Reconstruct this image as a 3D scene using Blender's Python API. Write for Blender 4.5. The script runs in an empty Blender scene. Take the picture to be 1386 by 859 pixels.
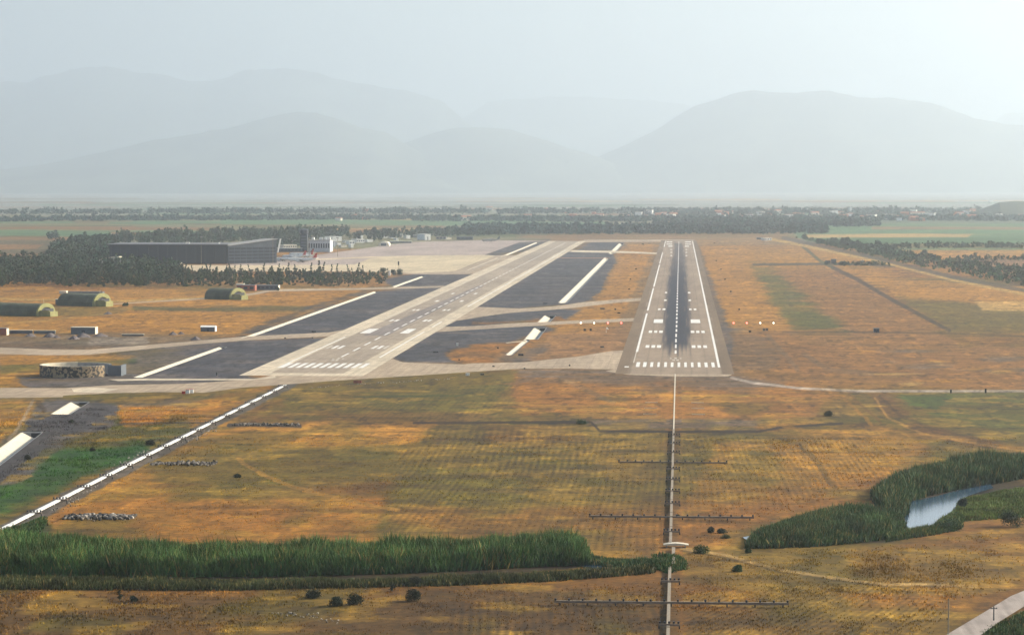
import bpy, math, random
import numpy as np
rnd = random.Random(7)
C = bpy.context.scene.collection
R = math.radians

# ------------------------------------------------------------------ camera, sky, sun, exposure
FPX, CAMH, CX, CY, HY, VX = 3530.0, 91.0, 693.0, 429.5, 249.0, 921.0
PITCH = math.atan((CY-HY)/FPX)
YAW = math.atan((VX-CX)/FPX*math.cos(PITCH))
scene = bpy.context.scene
cam_data = bpy.data.cameras.new('camera')
cam = bpy.data.objects.new('camera', cam_data); C.objects.link(cam)
cam.location = (0, 0, CAMH)
cam.rotation_euler = (math.pi/2-PITCH, 0, YAW)
cam_data.sensor_width = 36.0
cam_data.lens = FPX/1386.0*36.0
cam_data.clip_start = 1.0
cam_data.clip_end = 200000.0
scene.camera = cam

SUN_EL, SUN_AZ = R(24), R(26)          # azimuth measured from +X towards +Y
world = bpy.data.worlds.new('World'); scene.world = world; world.use_nodes = True
wn = world.node_tree; wn.nodes.clear()
sky = wn.nodes.new('ShaderNodeTexSky'); sky.sky_type = 'NISHITA'; sky.sun_disc = False
sky.sun_elevation = SUN_EL; sky.sun_rotation = math.pi/2 - SUN_AZ
sky.air_density = 1.0; sky.dust_density = 2.0; sky.ozone_density = 1.5
bg = wn.nodes.new('ShaderNodeBackground'); bg.inputs['Strength'].default_value = 0.095
wo = wn.nodes.new('ShaderNodeOutputWorld')
wn.links.new(sky.outputs[0], bg.inputs[0]); wn.links.new(bg.outputs[0], wo.inputs[0])
sd = bpy.data.lights.new('sun', 'SUN'); sd.energy = 5.0; sd.angle = R(0.6); sd.color = (1.0, 0.89, 0.72)
sun = bpy.data.objects.new('sun', sd); C.objects.link(sun)
sun.location = (400, 200, 300)
sun.rotation_euler = (math.pi/2 - SUN_EL, 0, math.pi/2 + SUN_AZ)
scene.view_settings.view_transform = 'Standard'; scene.view_settings.look = 'None'
scene.view_settings.gamma = 1.0; scene.view_settings.use_curve_mapping = False
scene.view_settings.exposure = 1.03
scene.cycles.max_bounces = 6; scene.cycles.diffuse_bounces = 2; scene.cycles.glossy_bounces = 2
scene.cycles.transparent_max_bounces = 8; scene.cycles.volume_bounces = 1
scene.cycles.use_denoising = True

HAZE_DENSITY, HAZE_TOP = 0.00007, 2750.0

# ------------------------------------------------------------------ photo pixel -> place
cp, sp_, cyw, syw = math.cos(PITCH), math.sin(PITCH), math.cos(YAW), math.sin(YAW)
Fv = np.array([-syw*cp, cyw*cp, -sp_]); Rv = np.array([cyw, syw, 0.0]); Uv = np.cross(Rv, Fv)
def G(px, py, z=0.0):
    d = Fv*FPX + Rv*(px-CX) - Uv*(py-CY)
    t = (z-CAMH)/d[2]
    return (d[0]*t, d[1]*t)
def V(px, py, D):
    """point at forward distance D (metres along +Y) seen at that pixel"""
    d = Fv*FPX + Rv*(px-CX) - Uv*(py-CY)
    t = D/d[1]
    return (d[0]*t, D, CAMH + d[2]*t)
def project(X, Y, Z=0.0):
    dx, dy, dz = X, Y, Z-CAMH
    w = dx*Fv[0]+dy*Fv[1]+dz*Fv[2]
    a = dx*Rv[0]+dy*Rv[1]
    b = dx*Uv[0]+dy*Uv[1]+dz*Uv[2]
    return CX+FPX*a/w, CY-FPX*b/w

# ------------------------------------------------------------------ numpy noise
def hash2(ix, iy, seed):
    h = (ix.astype(np.int64)*374761393 + iy.astype(np.int64)*668265263 + seed*2147483647) & 0xffffffff
    h = ((h ^ (h >> 13))*1274126177) & 0xffffffff
    h = h ^ (h >> 16)
    return (h & 0xffff)/65535.0
def vnoise(x, y, seed=0):
    ix, iy = np.floor(x), np.floor(y)
    fx, fy = x-ix, y-iy
    fx = fx*fx*(3-2*fx); fy = fy*fy*(3-2*fy)
    a = hash2(ix, iy, seed); b = hash2(ix+1, iy, seed); c = hash2(ix, iy+1, seed); d = hash2(ix+1, iy+1, seed)
    return (a*(1-fx)+b*fx)*(1-fy) + (c*(1-fx)+d*fx)*fy
def fbm(x, y, seed=0, o=4):
    s = 0; a = 0.5; t = 0
    for i in range(o):
        s = s + a*vnoise(x*2**i+17*i, y*2**i+5*i, seed+i); t += a; a *= 0.55
    return s/t
def sstep(e0, e1, x):
    t = np.clip((x-e0)/(e1-e0), 0, 1); return t*t*(3-2*t)
def poly_sdf(px, py, poly):
    """signed distance, positive inside"""
    n = len(poly); d = np.full(px.shape, 1e18); inside = np.zeros(px.shape, bool)
    for i in range(n):
        x0, y0 = poly[i]; x1, y1 = poly[(i+1) % n]
        ex, ey = x1-x0, y1-y0; L = ex*ex+ey*ey+1e-9
        t = np.clip(((px-x0)*ex+(py-y0)*ey)/L, 0, 1)
        d = np.minimum(d, (px-x0-ex*t)**2+(py-y0-ey*t)**2)
        if y0 != y1:
            c = ((y0 > py) != (y1 > py)) & (px < ex*(py-y0)/(y1-y0)+x0)
            inside ^= c
    d = np.sqrt(d)
    return np.where(inside, d, -d)
def line_dist(px, py, pts):
    d = np.full(px.shape, 1e18)
    for (x0, y0), (x1, y1) in zip(pts[:-1], pts[1:]):
        ex, ey = x1-x0, y1-y0; L = ex*ex+ey*ey+1e-9
        t = np.clip(((px-x0)*ex+(py-y0)*ey)/L, 0, 1)
        d = np.minimum(d, (px-x0-ex*t)**2+(py-y0-ey*t)**2)
    return np.sqrt(d)

# ------------------------------------------------------------------ materials
def nodes(name):
    m = bpy.data.materials.new(name); m.use_nodes = True
    nt = m.node_tree; b = nt.nodes['Principled BSDF']
    return m, nt, b
def plain(name, col, rough=0.8, var=0.18, scale=0.6, metal=0.0, spec=0.3):
    """base colour broken up by two sizes of noise in world space"""
    m, nt, b = nodes(name)
    tc = nt.nodes.new('ShaderNodeTexCoord'); ge = nt.nodes.new('ShaderNodeNewGeometry')
    n = nt.nodes.new('ShaderNodeTexNoise'); n.inputs['Scale'].default_value = scale; n.inputs['Detail'].default_value = 5
    nt.links.new(ge.outputs['Position'], n.inputs['Vector'])
    mr = nt.nodes.new('ShaderNodeMapRange'); mr.inputs['From Min'].default_value = 0.3; mr.inputs['From Max'].default_value = 0.7
    mr.inputs['To Min'].default_value = 1-var; mr.inputs['To Max'].default_value = 1+var
    nt.links.new(n.outputs['Fac'], mr.inputs['Value'])
    vm = nt.nodes.new('ShaderNodeVectorMath'); vm.operation = 'SCALE'; vm.inputs[0].default_value = col
    nt.links.new(mr.outputs[0], vm.inputs['Scale']); nt.links.new(vm.outputs[0], b.inputs['Base Color'])
    b.inputs['Roughness'].default_value = rough; b.inputs['Metallic'].default_value = metal
    b.inputs['Specular IOR Level'].default_value = spec
    return m
def attr_mat(name, rough=0.9, var=0.35, s1=0.9, s2=0.12, transl=0.0, spec=0.15, bump=0.0):
    """base colour from the mesh's own colour attribute, broken up by noise"""
    m, nt, b = nodes(name)
    at = nt.nodes.new('ShaderNodeAttribute'); at.attribute_name = 'Col'
    ge = nt.nodes.new('ShaderNodeNewGeometry')
    f = None
    for s, v in ((s1, var), (s2, var*0.6)):
        n = nt.nodes.new('ShaderNodeTexNoise'); n.inputs['Scale'].default_value = s; n.inputs['Detail'].default_value = 6
        n.inputs['Roughness'].default_value = 0.65
        nt.links.new(ge.outputs['Position'], n.inputs['Vector'])
        mr = nt.nodes.new('ShaderNodeMapRange'); mr.inputs['From Min'].default_value = 0.28; mr.inputs['From Max'].default_value = 0.72
        mr.inputs['To Min'].default_value = 1-v; mr.inputs['To Max'].default_value = 1+v
        nt.links.new(n.outputs['Fac'], mr.inputs['Value'])
        if f is None: f = mr.outputs[0]; nz = n
        else:
            mu = nt.nodes.new('ShaderNodeMath'); mu.operation = 'MULTIPLY'
            nt.links.new(f, mu.inputs[0]); nt.links.new(mr.outputs[0], mu.inputs[1]); f = mu.outputs[0]
    vm = nt.nodes.new('ShaderNodeVectorMath'); vm.operation = 'SCALE'
    nt.links.new(at.outputs['Color'], vm.inputs[0]); nt.links.new(f, vm.inputs['Scale'])
    nt.links.new(vm.outputs[0], b.inputs['Base Color'])
    b.inputs['Roughness'].default_value = rough; b.inputs['Specular IOR Level'].default_value = spec
    if bump:
        bp = nt.nodes.new('ShaderNodeBump'); bp.inputs['Strength'].default_value = bump; bp.inputs['Distance'].default_value = 0.3
        nt.links.new(nz.outputs['Fac'], bp.inputs['Height']); nt.links.new(bp.outputs[0], b.inputs['Normal'])
    return m
M = {}
M['ground'] = attr_mat('dry_field', 0.95, 0.50, 0.42, 0.07, bump=0.4)
M['pave'] = attr_mat('old_pavement', 0.85, 0.10, 0.35, 0.03)
M['plants'] = attr_mat('plant_leaves', 0.75, 0.2, 1.2, 0.2)
M['rock'] = attr_mat('mountain_rock', 0.95, 0.25, 0.004, 0.0008)
M['white'] = plain('white_paint', (0.78, 0.76, 0.70), 0.6, 0.10, 0.8)
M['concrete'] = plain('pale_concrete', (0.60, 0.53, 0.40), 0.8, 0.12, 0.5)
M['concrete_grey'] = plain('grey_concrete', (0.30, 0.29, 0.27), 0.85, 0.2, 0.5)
M['dark'] = plain('dark_metal', (0.035, 0.035, 0.04), 0.5, 0.2, 2)
M['steel'] = plain('weathered_steel', (0.27, 0.215, 0.145), 0.6, 0.2, 2)
M['red'] = plain('red_paint', (0.50, 0.06, 0.04), 0.5, 0.1, 1)
M['brick'] = plain('red_brown_paint', (0.32, 0.11, 0.07), 0.8, 0.2, 1)
M['olive'] = plain('olive_concrete', (0.27, 0.26, 0.10), 0.85, 0.15, 0.3)
M['olive_dark'] = plain('dark_olive_vault', (0.085, 0.092, 0.055), 0.85, 0.25, 0.15)
M['glass'] = plain('dark_glazing', (0.016, 0.024, 0.038), 0.3, 0.15, 0.2, spec=0.5)
M['slate'] = plain('grey_blue_cladding', (0.10, 0.115, 0.13), 0.6, 0.12, 0.1)
M['roof'] = plain('grey_roof', (0.15, 0.15, 0.155), 0.7, 0.15, 0.1)
M['tile'] = plain('terracotta_roof', (0.42, 0.17, 0.09), 0.85, 0.2, 0.2)
M['cream'] = plain('cream_wall', (0.74, 0.66, 0.52), 0.8, 0.08, 0.2)
M['soil'] = plain('grey_soil_heap', (0.16, 0.13, 0.12), 0.95, 0.3, 0.8)
M['stone'] = plain('broken_stone', (0.42, 0.37, 0.32), 0.9, 0.5, 0.7)
M['pale_cladding'] = plain('pale_cladding', (0.50, 0.53, 0.54), 0.7, 0.1, 0.1)
M['bark'] = plain('bark', (0.10, 0.07, 0.05), 0.9, 0.2, 3)
M['wood'] = plain('weathered_timber', (0.20, 0.15, 0.11), 0.9, 0.2, 2)
M['skin'] = plain('skin', (0.45, 0.28, 0.20), 0.6, 0.02, 2)
def emit(name, col, s):
    m, nt, b = nodes(name); b.inputs['Base Color'].default_value = (*col, 1)
    b.inputs['Emission Color'].default_value = (*col, 1); b.inputs['Emission Strength'].default_value = s
    return m
M['lamp_red'] = emit('red_lamp_glass', (1, 0.10, 0.08), 9)
M['lamp_white'] = emit('white_lamp_glass', (1, 0.90, 0.75), 6)
def camo_mat():
    m, nt, b = nodes('camouflage_stone')
    ge = nt.nodes.new('ShaderNodeNewGeometry')
    v = nt.nodes.new('ShaderNodeTexNoise'); v.inputs['Scale'].default_value = 0.75; v.inputs['Detail'].default_value = 2
    nt.links.new(ge.outputs['Position'], v.inputs['Vector'])
    r = nt.nodes.new('ShaderNodeValToRGB'); r.color_ramp.interpolation = 'CONSTANT'
    r.color_ramp.elements[0].color = (0.05, 0.042, 0.035, 1); r.color_ramp.elements[1].position = 0.49; r.color_ramp.elements[1].color = (0.33, 0.24, 0.14, 1)
    nt.links.new(v.outputs['Fac'], r.inputs[0]); nt.links.new(r.outputs[0], b.inputs['Base Color'])
    b.inputs['Roughness'].default_value = 0.9
    return m
M['camo'] = camo_mat()
def water_mat():
    m, nt, b = nodes('still_water')
    b.inputs['Base Color'].default_value = (0.03, 0.07, 0.12, 1); b.inputs['Roughness'].default_value = 0.12
    b.inputs['Specular IOR Level'].default_value = 0.55
    ge = nt.nodes.new('ShaderNodeNewGeometry'); n = nt.nodes.new('ShaderNodeTexNoise'); n.inputs['Scale'].default_value = 1.4
    nt.links.new(ge.outputs['Position'], n.inputs['Vector'])
    bp = nt.nodes.new('ShaderNodeBump'); bp.inputs['Strength'].default_value = 0.08; bp.inputs['Distance'].default_value = 0.1
    nt.links.new(n.outputs['Fac'], bp.inputs['Height']); nt.links.new(bp.outputs[0], b.inputs['Normal'])
    return m
M['water'] = water_mat()
for k_ in ('ground',): pass

# ------------------------------------------------------------------ object helpers
def tag(o, label=None, cat=None, group=None, kind=None):
    if label: o['label'] = label
    if cat: o['category'] = cat
    if group: o['group'] = group
    if kind: o['kind'] = kind
    return o
def empty(name, loc, rz=0.0):
    o = bpy.data.objects.new(name, None); C.objects.link(o); o.location = loc; o.rotation_euler = (0, 0, rz)
    o.empty_display_size = 0.5
    return o
def mesh_np(name, verts, faces, mat, cols=None, smooth=False):
    """verts (N,3); faces (F,k) all of one size; cols (N,3) linear"""
    verts = np.asarray(verts, np.float32); faces = np.asarray(faces, np.int32)
    me = bpy.data.meshes.new(name); F, k = faces.shape
    me.vertices.add(len(verts)); me.vertices.foreach_set('co', verts.ravel())
    me.loops.add(F*k); me.loops.foreach_set('vertex_index', faces.ravel())
    me.polygons.add(F); me.polygons.foreach_set('loop_start', np.arange(0, F*k, k, dtype=np.int32))
    me.polygons.foreach_set('loop_total', np.full(F, k, np.int32))
    if smooth: me.polygons.foreach_set('use_smooth', np.ones(F, bool))
    me.update(calc_edges=True)
    if cols is not None:
        a = me.color_attributes.new('Col', 'FLOAT_COLOR', 'POINT')
        c4 = np.ones((len(verts), 4), np.float32); c4[:, :3] = cols
        a.data.foreach_set('color', c4.ravel())
    me.materials.append(mat)
    return me
def link(name, me, parent=None, loc=None):
    o = bpy.data.objects.new(name, me); C.objects.link(o)
    if parent: o.parent = parent
    if loc is not None: o.location = loc
    return o
class MB:
    """collects simple solids into one mesh"""
    def __init__(s): s.v = []; s.f = []; s.mi = []; s.m = 0; s.spans = []
    def add(s, vs, fs):
        n = len(s.v); s.spans.append((n, n+len(vs), len(s.f), len(s.f)+len(fs))); s.v += [tuple(p) for p in vs]; s.f += [tuple(i+n for i in f) for f in fs]; s.mi += [s.m]*len(fs); return s
    def box(s, x0, x1, y0, y1, z0, z1):
        return s.add([(x0,y0,z0),(x1,y0,z0),(x1,y1,z0),(x0,y1,z0),(x0,y0,z1),(x1,y0,z1),(x1,y1,z1),(x0,y1,z1)],
              [(0,3,2,1),(4,5,6,7),(0,1,5,4),(1,2,6,5),(2,3,7,6),(3,0,4,7)])
    def prism(s, pts, a, b, axis='x'):
        """profile pts (p,q) extruded from a to b along axis; for x the profile is (y,z), for y (x,z), for z (x,y)"""
        n = len(pts); mk = {'x': lambda t,p,q:(t,p,q), 'y': lambda t,p,q:(p,t,q), 'z': lambda t,p,q:(p,q,t)}[axis]
        vs = [mk(a,p,q) for p,q in pts]+[mk(b,p,q) for p,q in pts]
        fs = [tuple(range(n))[::-1], tuple(range(n, 2*n))]+[(i,(i+1)%n,(i+1)%n+n,i+n) for i in range(n)]
        return s.add(vs, fs)
    def cyl(s, p0, p1, r0, r1=None, n=8):
        r1 = r0 if r1 is None else r1
        p0 = np.array(p0, float); p1 = np.array(p1, float); d = p1-p0; d /= np.linalg.norm(d)
        a = np.cross(d, (0,0,1) if abs(d[2]) < 0.9 else (1,0,0)); a /= np.linalg.norm(a); b = np.cross(d, a)
        ring = [(math.cos(2*math.pi*i/n), math.sin(2*math.pi*i/n)) for i in range(n)]
        vs = [p0+r0*(c*a+q*b) for c,q in ring]+[p1+r1*(c*a+q*b) for c,q in ring]
        return s.add(vs, [tuple(range(n))[::-1], tuple(range(n,2*n))]+[(i,(i+1)%n,(i+1)%n+n,i+n) for i in range(n)])
    def lathe(s, prof, n=12, c=(0,0)):
        vs = []; fs = []
        for r,z in prof: vs += [(c[0]+r*math.cos(2*math.pi*i/n), c[1]+r*math.sin(2*math.pi*i/n), z) for i in range(n)]
        for k in range(len(prof)-1): fs += [(k*n+i, k*n+(i+1)%n, (k+1)*n+(i+1)%n, (k+1)*n+i) for i in range(n)]
        fs.append(tuple(range((len(prof)-1)*n, len(prof)*n)))
        return s.add(vs, fs)
    def build(s, name, mats, parent=None, loc=None, smooth=False):
        me = bpy.data.meshes.new(name); me.from_pydata(s.v, [], s.f)
        for m in (mats if isinstance(mats, (list, tuple)) else [mats]): me.materials.append(m)
        me.polygons.foreach_set('material_index', s.mi)
        if smooth: me.polygons.foreach_set('use_smooth', [True]*len(s.f))
        me.update()
        return link(name, me, parent, loc)
def each(mb, name, mat, parent):
    """every solid that was added becomes a part of its own"""
    for (v0, v1, f0, f1) in mb.spans:
        q = MB(); q.add(mb.v[v0:v1], [tuple(i-v0 for i in f) for f in mb.f[f0:f1]]); q.build(name, mat, parent)
MB.each = each
def copy_tree(o, loc=None, rz=None, sc=None):
    c = o.copy(); C.objects.link(c)
    if loc is not None: c.location = loc
    if rz is not None: c.rotation_euler = (0, 0, rz)
    if sc is not None: c.scale = sc if isinstance(sc, tuple) else (sc, sc, sc)
    for ch in list(o.children):
        k = ch.copy(); C.objects.link(k); k.parent = c
        for g in list(ch.children):
            q = g.copy(); C.objects.link(q); q.parent = k
    return c

# ------------------------------------------------------------------ the ground: one sheet, its own colours
STRAW=(0.46,0.26,0.085); GOLD=(0.50,0.275,0.085); PALE=(0.56,0.40,0.20); RUST=(0.33,0.17,0.065); BROWN=(0.20,0.105,0.045)
DBROWN=(0.10,0.06,0.035); OLIVE=(0.20,0.155,0.045); GREEN=(0.075,0.13,0.035); DGREEN=(0.03,0.06,0.02); PINK=(0.36,0.21,0.13)
GREY=(0.17,0.145,0.135); DGREY=(0.085,0.078,0.08); ASPH=(0.052,0.052,0.060); TRACK=(0.48,0.36,0.23); FGREEN=(0.13,0.27,0.15); SAND=(0.62,0.42,0.22)
d_rows = np.concatenate([np.arange(4.2, 40, 0.5), np.arange(40, 660, 0.8)])
Yr = CAMH*FPX/d_rows[::-1]*0.999                 # near to far
Yr = np.concatenate([[-4000, -1000, 0, 200, 320, 420], Yr[Yr > 440]])
pxc = np.arange(-150, 1540, 1.15)
uc = np.array([G(p, 600)[0]/G(p, 600)[1] for p in pxc])
uc = np.concatenate([[-5, -3, -1.6, -0.9, -0.6, -0.45], uc, [0.4, 0.6, 0.9, 1.6, 3, 5]])
UU, YY = np.meshgrid(uc, Yr); 
XX = np.clip(UU*np.maximum(YY, 420), -68000, 68000)
nr, nc = XX.shape
Xf, Yf = XX.ravel(), YY.ravel()
PX, PY = project(Xf, np.maximum(Yf, 430.0))
near = Yf < 430
wob = np.clip((PY-249)/300, 0.03, 1.3)
WX = PX + (fbm(Xf/14, Yf/14, 11)-0.5)*16*wob
WY = PY + (fbm(Xf/14+9, Yf/14, 12)-0.5)*9*wob
def L(c): return np.array(c)[None, :]
def mixc(col, c, w):
    return col*(1-w[:, None]) + L(c)*w[:, None]
n_a = fbm(Xf/38, Yf/70, 1, 5); n_b = fbm(Xf/130, Yf/220, 2, 4); n_c = fbm(Xf/7, Yf/12, 3, 4); n_d = fbm(Xf/22, Yf/30, 4, 4)
n_s = fbm(Xf/60, Yf/7, 5, 4)                        # streaks running across
col = np.repeat(L(RUST), len(Xf), 0)
col = mixc(col, STRAW, sstep(0.42, 0.62, n_a))
col = mixc(col, OLIVE, sstep(0.46, 0.60, n_b)*0.85)
col = mixc(col, BROWN, sstep(0.52, 0.70, n_d)*0.75)
def patch(poly, c, feather=4, amt=0.9, brk=0.35, seedn=n_c, warp=True):
    global col
    x0 = min(p[0] for p in poly)-30; x1 = max(p[0] for p in poly)+30; y0 = min(p[1] for p in poly)-18; y1 = max(p[1] for p in poly)+18
    idx = np.nonzero((PX > x0) & (PX < x1) & (PY > y0) & (PY < y1) & ~near)[0]
    if x0 < -20 and False: pass
    qx, qy = (WX[idx], WY[idx]) if warp else (PX[idx], PY[idx])
    s = poly_sdf(qx, qy*1.0, poly)
    w = sstep(-feather, feather, s + (seedn[idx]-0.5)*feather*3*(brk > 0))
    w = w*amt*(1-brk+brk*2*np.clip(seedn[idx], 0, 1)).clip(0, 1.15)
    w = np.clip(w, 0, 1)
    col[idx] = col[idx]*(1-w[:, None]) + L(c)*w[:, None]
def stroke(pts, c, width=1.5, amt=0.9, warp=True, soft=1.0):
    global col
    x0 = min(p[0] for p in pts)-20; x1 = max(p[0] for p in pts)+20; y0 = min(p[1] for p in pts)-12; y1 = max(p[1] for p in pts)+12
    idx = np.nonzero((PX > x0) & (PX < x1) & (PY > y0) & (PY < y1) & ~near)[0]
    f = 0.35 if warp else 0
    qx = PX[idx]+(WX[idx]-PX[idx])*f; qy = PY[idx]+(WY[idx]-PY[idx])*f
    s = line_dist(qx, qy, pts)
    w = (1-sstep(width*0.5, width*0.5+soft, s))*amt*(0.55+0.9*n_c[idx]).clip(0, 1)
    col[idx] = col[idx]*(1-w[:, None]) + L(c)*w[:, None]

W0, W1 = -400, 1800
# far plain
patch([(W0,249),(W1,249),(W1,322),(W0,345)], (0.26,0.25,0.15), 3, 0.95, 0.2, n_b)
patch([(W0,249),(W1,249),(W1,281),(W0,283)], (0.50,0.50,0.46), 5, 0.9, 0.3, n_b)  # distant ground paled to paint haze lying low over the plain
patch([(W0,270),(W1,270),(W1,290),(W0,290)], (0.34,0.36,0.30), 5, 0.7, 0.4, n_b)
rr = random.Random(3)
for k in range(90):
    y = 268+rr.random()**1.2*50; x = rr.uniform(-200, 1500); w = rr.uniform(60, 330); h = rr.uniform(0.8, 2.6)*(y-245)/45
    c = rr.choice([FGREEN, FGREEN, GREEN, PINK, OLIVE, SAND, RUST, (0.10,0.13,0.07)])
    patch([(x,y),(x+w,y-0.5),(x+w+8,y+h),(x-6,y+h)], c, 0.5, 0.8, 0.2, n_b, False)
# left far fields
patch([(W0,322),(160,322),(150,345),(W0,352)], (0.19,0.16,0.10), 2, 0.9, 0.3, n_b)
for p, c in (([(W0,305),(300,308),(300,312),(W0,309)],RUST), ([(W0,309),(320,312),(320,320),(W0,320)],FGREEN), ([(W0,320),(80,319),(110,324),(W0,327)],OLIVE),
             ([(W0,322),(100,321),(95,325),(W0,326)],PINK), ([(W0,332),(60,331),(50,337),(W0,339)],PINK), ([(W0,345),(60,343),(30,351),(W0,352)],PINK),
             ([(150,313),(245,315),(245,320),(150,318)],RUST), ([(230,302),(460,306),(560,311),(460,312)],OLIVE), ([(410,309),(560,310),(560,313),(470,314)],SAND),
             ([(300,296),(820,300),(820,306),(300,303)],FGREEN), ([(470,310),(545,311),(545,314),(470,314)],RUST)):
    patch(p, c, 0.8, 0.85, 0.2, n_b, False)
# right far fields
patch([(1060,300),(W1,305),(W1,345),(1200,345),(1080,322)], FGREEN, 1.5, 0.85, 0.2, n_b, False)
for p, c in (([(1085,317),(1320,316),(1310,321),(1090,322)],SAND), ([(1085,322),(W1,319),(W1,333),(1190,334)],(0.09,0.20,0.09)), ([(1180,330),(W1,331),(W1,336),(1200,336)],OLIVE),
             ([(1215,338),(W1,337),(W1,349),(1275,350)],GOLD), ([(1300,353),(W1,352),(W1,372),(1386,368)],PINK), ([(1180,307),(W1,308),(W1,312),(1180,310)],PINK),
             ([(1060,296),(W1,297),(W1,303),(1060,302)],(0.13,0.17,0.11)), ([(740,312),(1000,316),(1080,320),(740,321)],OLIVE)):
    patch(p, c, 0.8, 0.9, 0.15, n_b, False)
# runway strip surroundings
patch([(700,318),(1060,316),(1130,345),(1200,400),(1300,470),(W1,470),(W1,530),(990,520),(690,505),(830,345)], PINK, 4, 0.75, 0.4, n_a)
patch([(845,330),(895,330),(860,470),(700,470),(760,415)], GOLD, 8, 0.75, 0.6, n_a)
patch([(945,330),(1010,330),(1130,448),(990,450)], GOLD, 6, 0.75, 0.6, n_a)
patch([(1010,335),(1150,335),(1205,365),(1040,365)], STRAW, 4, 0.85, 0.5, n_d)
patch([(1140,365),(1386,395),(W1,420),(1386,412),(1230,405)], GOLD, 4, 0.8, 0.5, n_s)
patch([(1215,402),(1386,418),(1386,447),(1290,450)], OLIVE, 4, 0.8, 0.4, n_s)
patch([(1320,408),(1500,408),(1500,420),(1330,420)], SAND, 1.5, 0.8, 0.2, n_s)
patch([(1040,365),(1130,365),(1285,448),(1090,449)], RUST, 5, 0.6, 0.6, n_d)
patch([(1015,358),(1045,365),(1110,420),(1150,450),(1075,450),(1040,400)], GREEN, 8, 0.65, 0.7, n_d)
patch([(985,500),(983,452),(975,440),(1030,455),(1060,480),(1040,500)], GREY, 7, 0.75, 0.5, n_d)
patch([(930,330),(945,330),(1010,505),(985,505)], GREY, 3, 0.7, 0.3, n_d)
patch([(888,330),(898,330),(862,480),(800,490),(835,445)], GREY, 4, 0.45, 0.4, n_d)
patch([(745,455),(850,440),(850,478),(770,485),(700,480)], PINK, 6, 0.8, 0.5, n_d)
patch([(990,450),(W1,452),(W1,528),(1140,525),(990,512)], RUST, 3, 0.45, 0.6, n_s)
for k in range(26):
    x = rr.uniform(1000, 1386); y = rr.uniform(455, 525); w = rr.uniform(20, 110); h = rr.uniform(1.5, 4)
    patch([(x,y),(x+w*.5,y-h*.5),(x+w,y),(x+w*.5,y+h)], rr.choice([GOLD, STRAW, GREY, BROWN, PALE]), 2.5, 0.7, 0.5, n_s)
# below the runway end
patch([(700,502),(990,506),(1150,530),(1190,560),(1120,572),(1025,583),(805,583),(780,560),(680,545)], (0.40,0.205,0.085), 4, 0.9, 0.3, n_a)
patch([(700,500),(990,506),(1060,520),(1000,527),(820,520),(700,512)], GREY, 5, 0.7, 0.5, n_s)
patch([(800,568),(1040,566),(1025,583),(812,583)], GREY, 4, 0.8, 0.4, n_s)
for k in range(16):
    x = rr.uniform(760, 1100); y = rr.uniform(515, 565); w = rr.uniform(20, 90); h = rr.uniform(2, 5)
    patch([(x,y),(x+w*.5,y-h*.5),(x+w,y),(x+w*.5,y+h)], rr.choice([GOLD, GREY, (0.45,0.17,0.05)]), 3, 0.5, 0.5, n_s)
# central fields
patch([(390,518),(700,503),(660,560),(640,575),(380,575)], OLIVE, 4, 0.85, 0.5, n_s)
patch([(480,540),(690,520),(700,560),(560,572)], (0.15,0.14,0.045), 5, 0.6, 0.6, n_s)
patch([(240,575),(390,573),(590,573),(570,600),(480,610),(250,600)], GOLD, 4, 0.9, 0.3, n_s)
patch([(410,572),(590,572),(560,596),(440,590)], (0.62,0.34,0.12), 4, 0.7, 0.3, n_s)
patch([(590,575),(640,573),(790,573),(800,600),(590,602)], BROWN, 5, 0.6, 0.5, n_a)
patch([(215,610),(540,600),(560,640),(330,665),(200,640)], OLIVE, 8, 0.7, 0.5, n_s)
patch([(560,605),(905,598),(905,690),(520,690)], OLIVE, 8, 0.55, 0.6, n_a)
patch([(90,680),(520,668),(510,740),(200,742),(60,712)], (0.44,0.22,0.075), 6, 0.8, 0.4, n_a)
patch([(525,685),(900,688),(890,755),(800,750),(520,735)], (0.30,0.17,0.06), 5, 0.75, 0.4, n_a)
patch([(920,590),(1030,588),(1100,620),(1040,670),(920,680)], OLIVE, 8, 0.7, 0.5, n_s)
patch([(970,600),(1200,575),(1260,600),(1200,640),(1100,680),(920,700)], STRAW, 8, 0.65, 0.5, n_a)
patch([(1010,610),(1060,612),(1060,618),(1010,617)], DBROWN, 2, 0.6, 0.3, n_s)
patch([(1250,600),(1386,590),(1500,600),(1386,625),(1290,632)], OLIVE, 4, 0.7, 0.5, n_s)
patch([(1210,530),(1386,530),(W1,532),(W1,598),(1386,592),(1270,570)], (0.16,0.16,0.05), 3, 0.9, 0.3, n_s)
patch([(1215,532),(1290,534),(1270,560),(1230,548)], GREEN, 4, 0.7, 0.5, n_s)
patch([(1180,532),(1200,533),(1250,575),(1386,605),(W1,625),(1386,615),(1250,590),(1190,560)], BROWN, 3, 0.8, 0.4, n_d)
patch([(1110,540),(1170,530),(1190,570),(1110,578)], OLIVE, 5, 0.7, 0.5, n_a)
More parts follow.
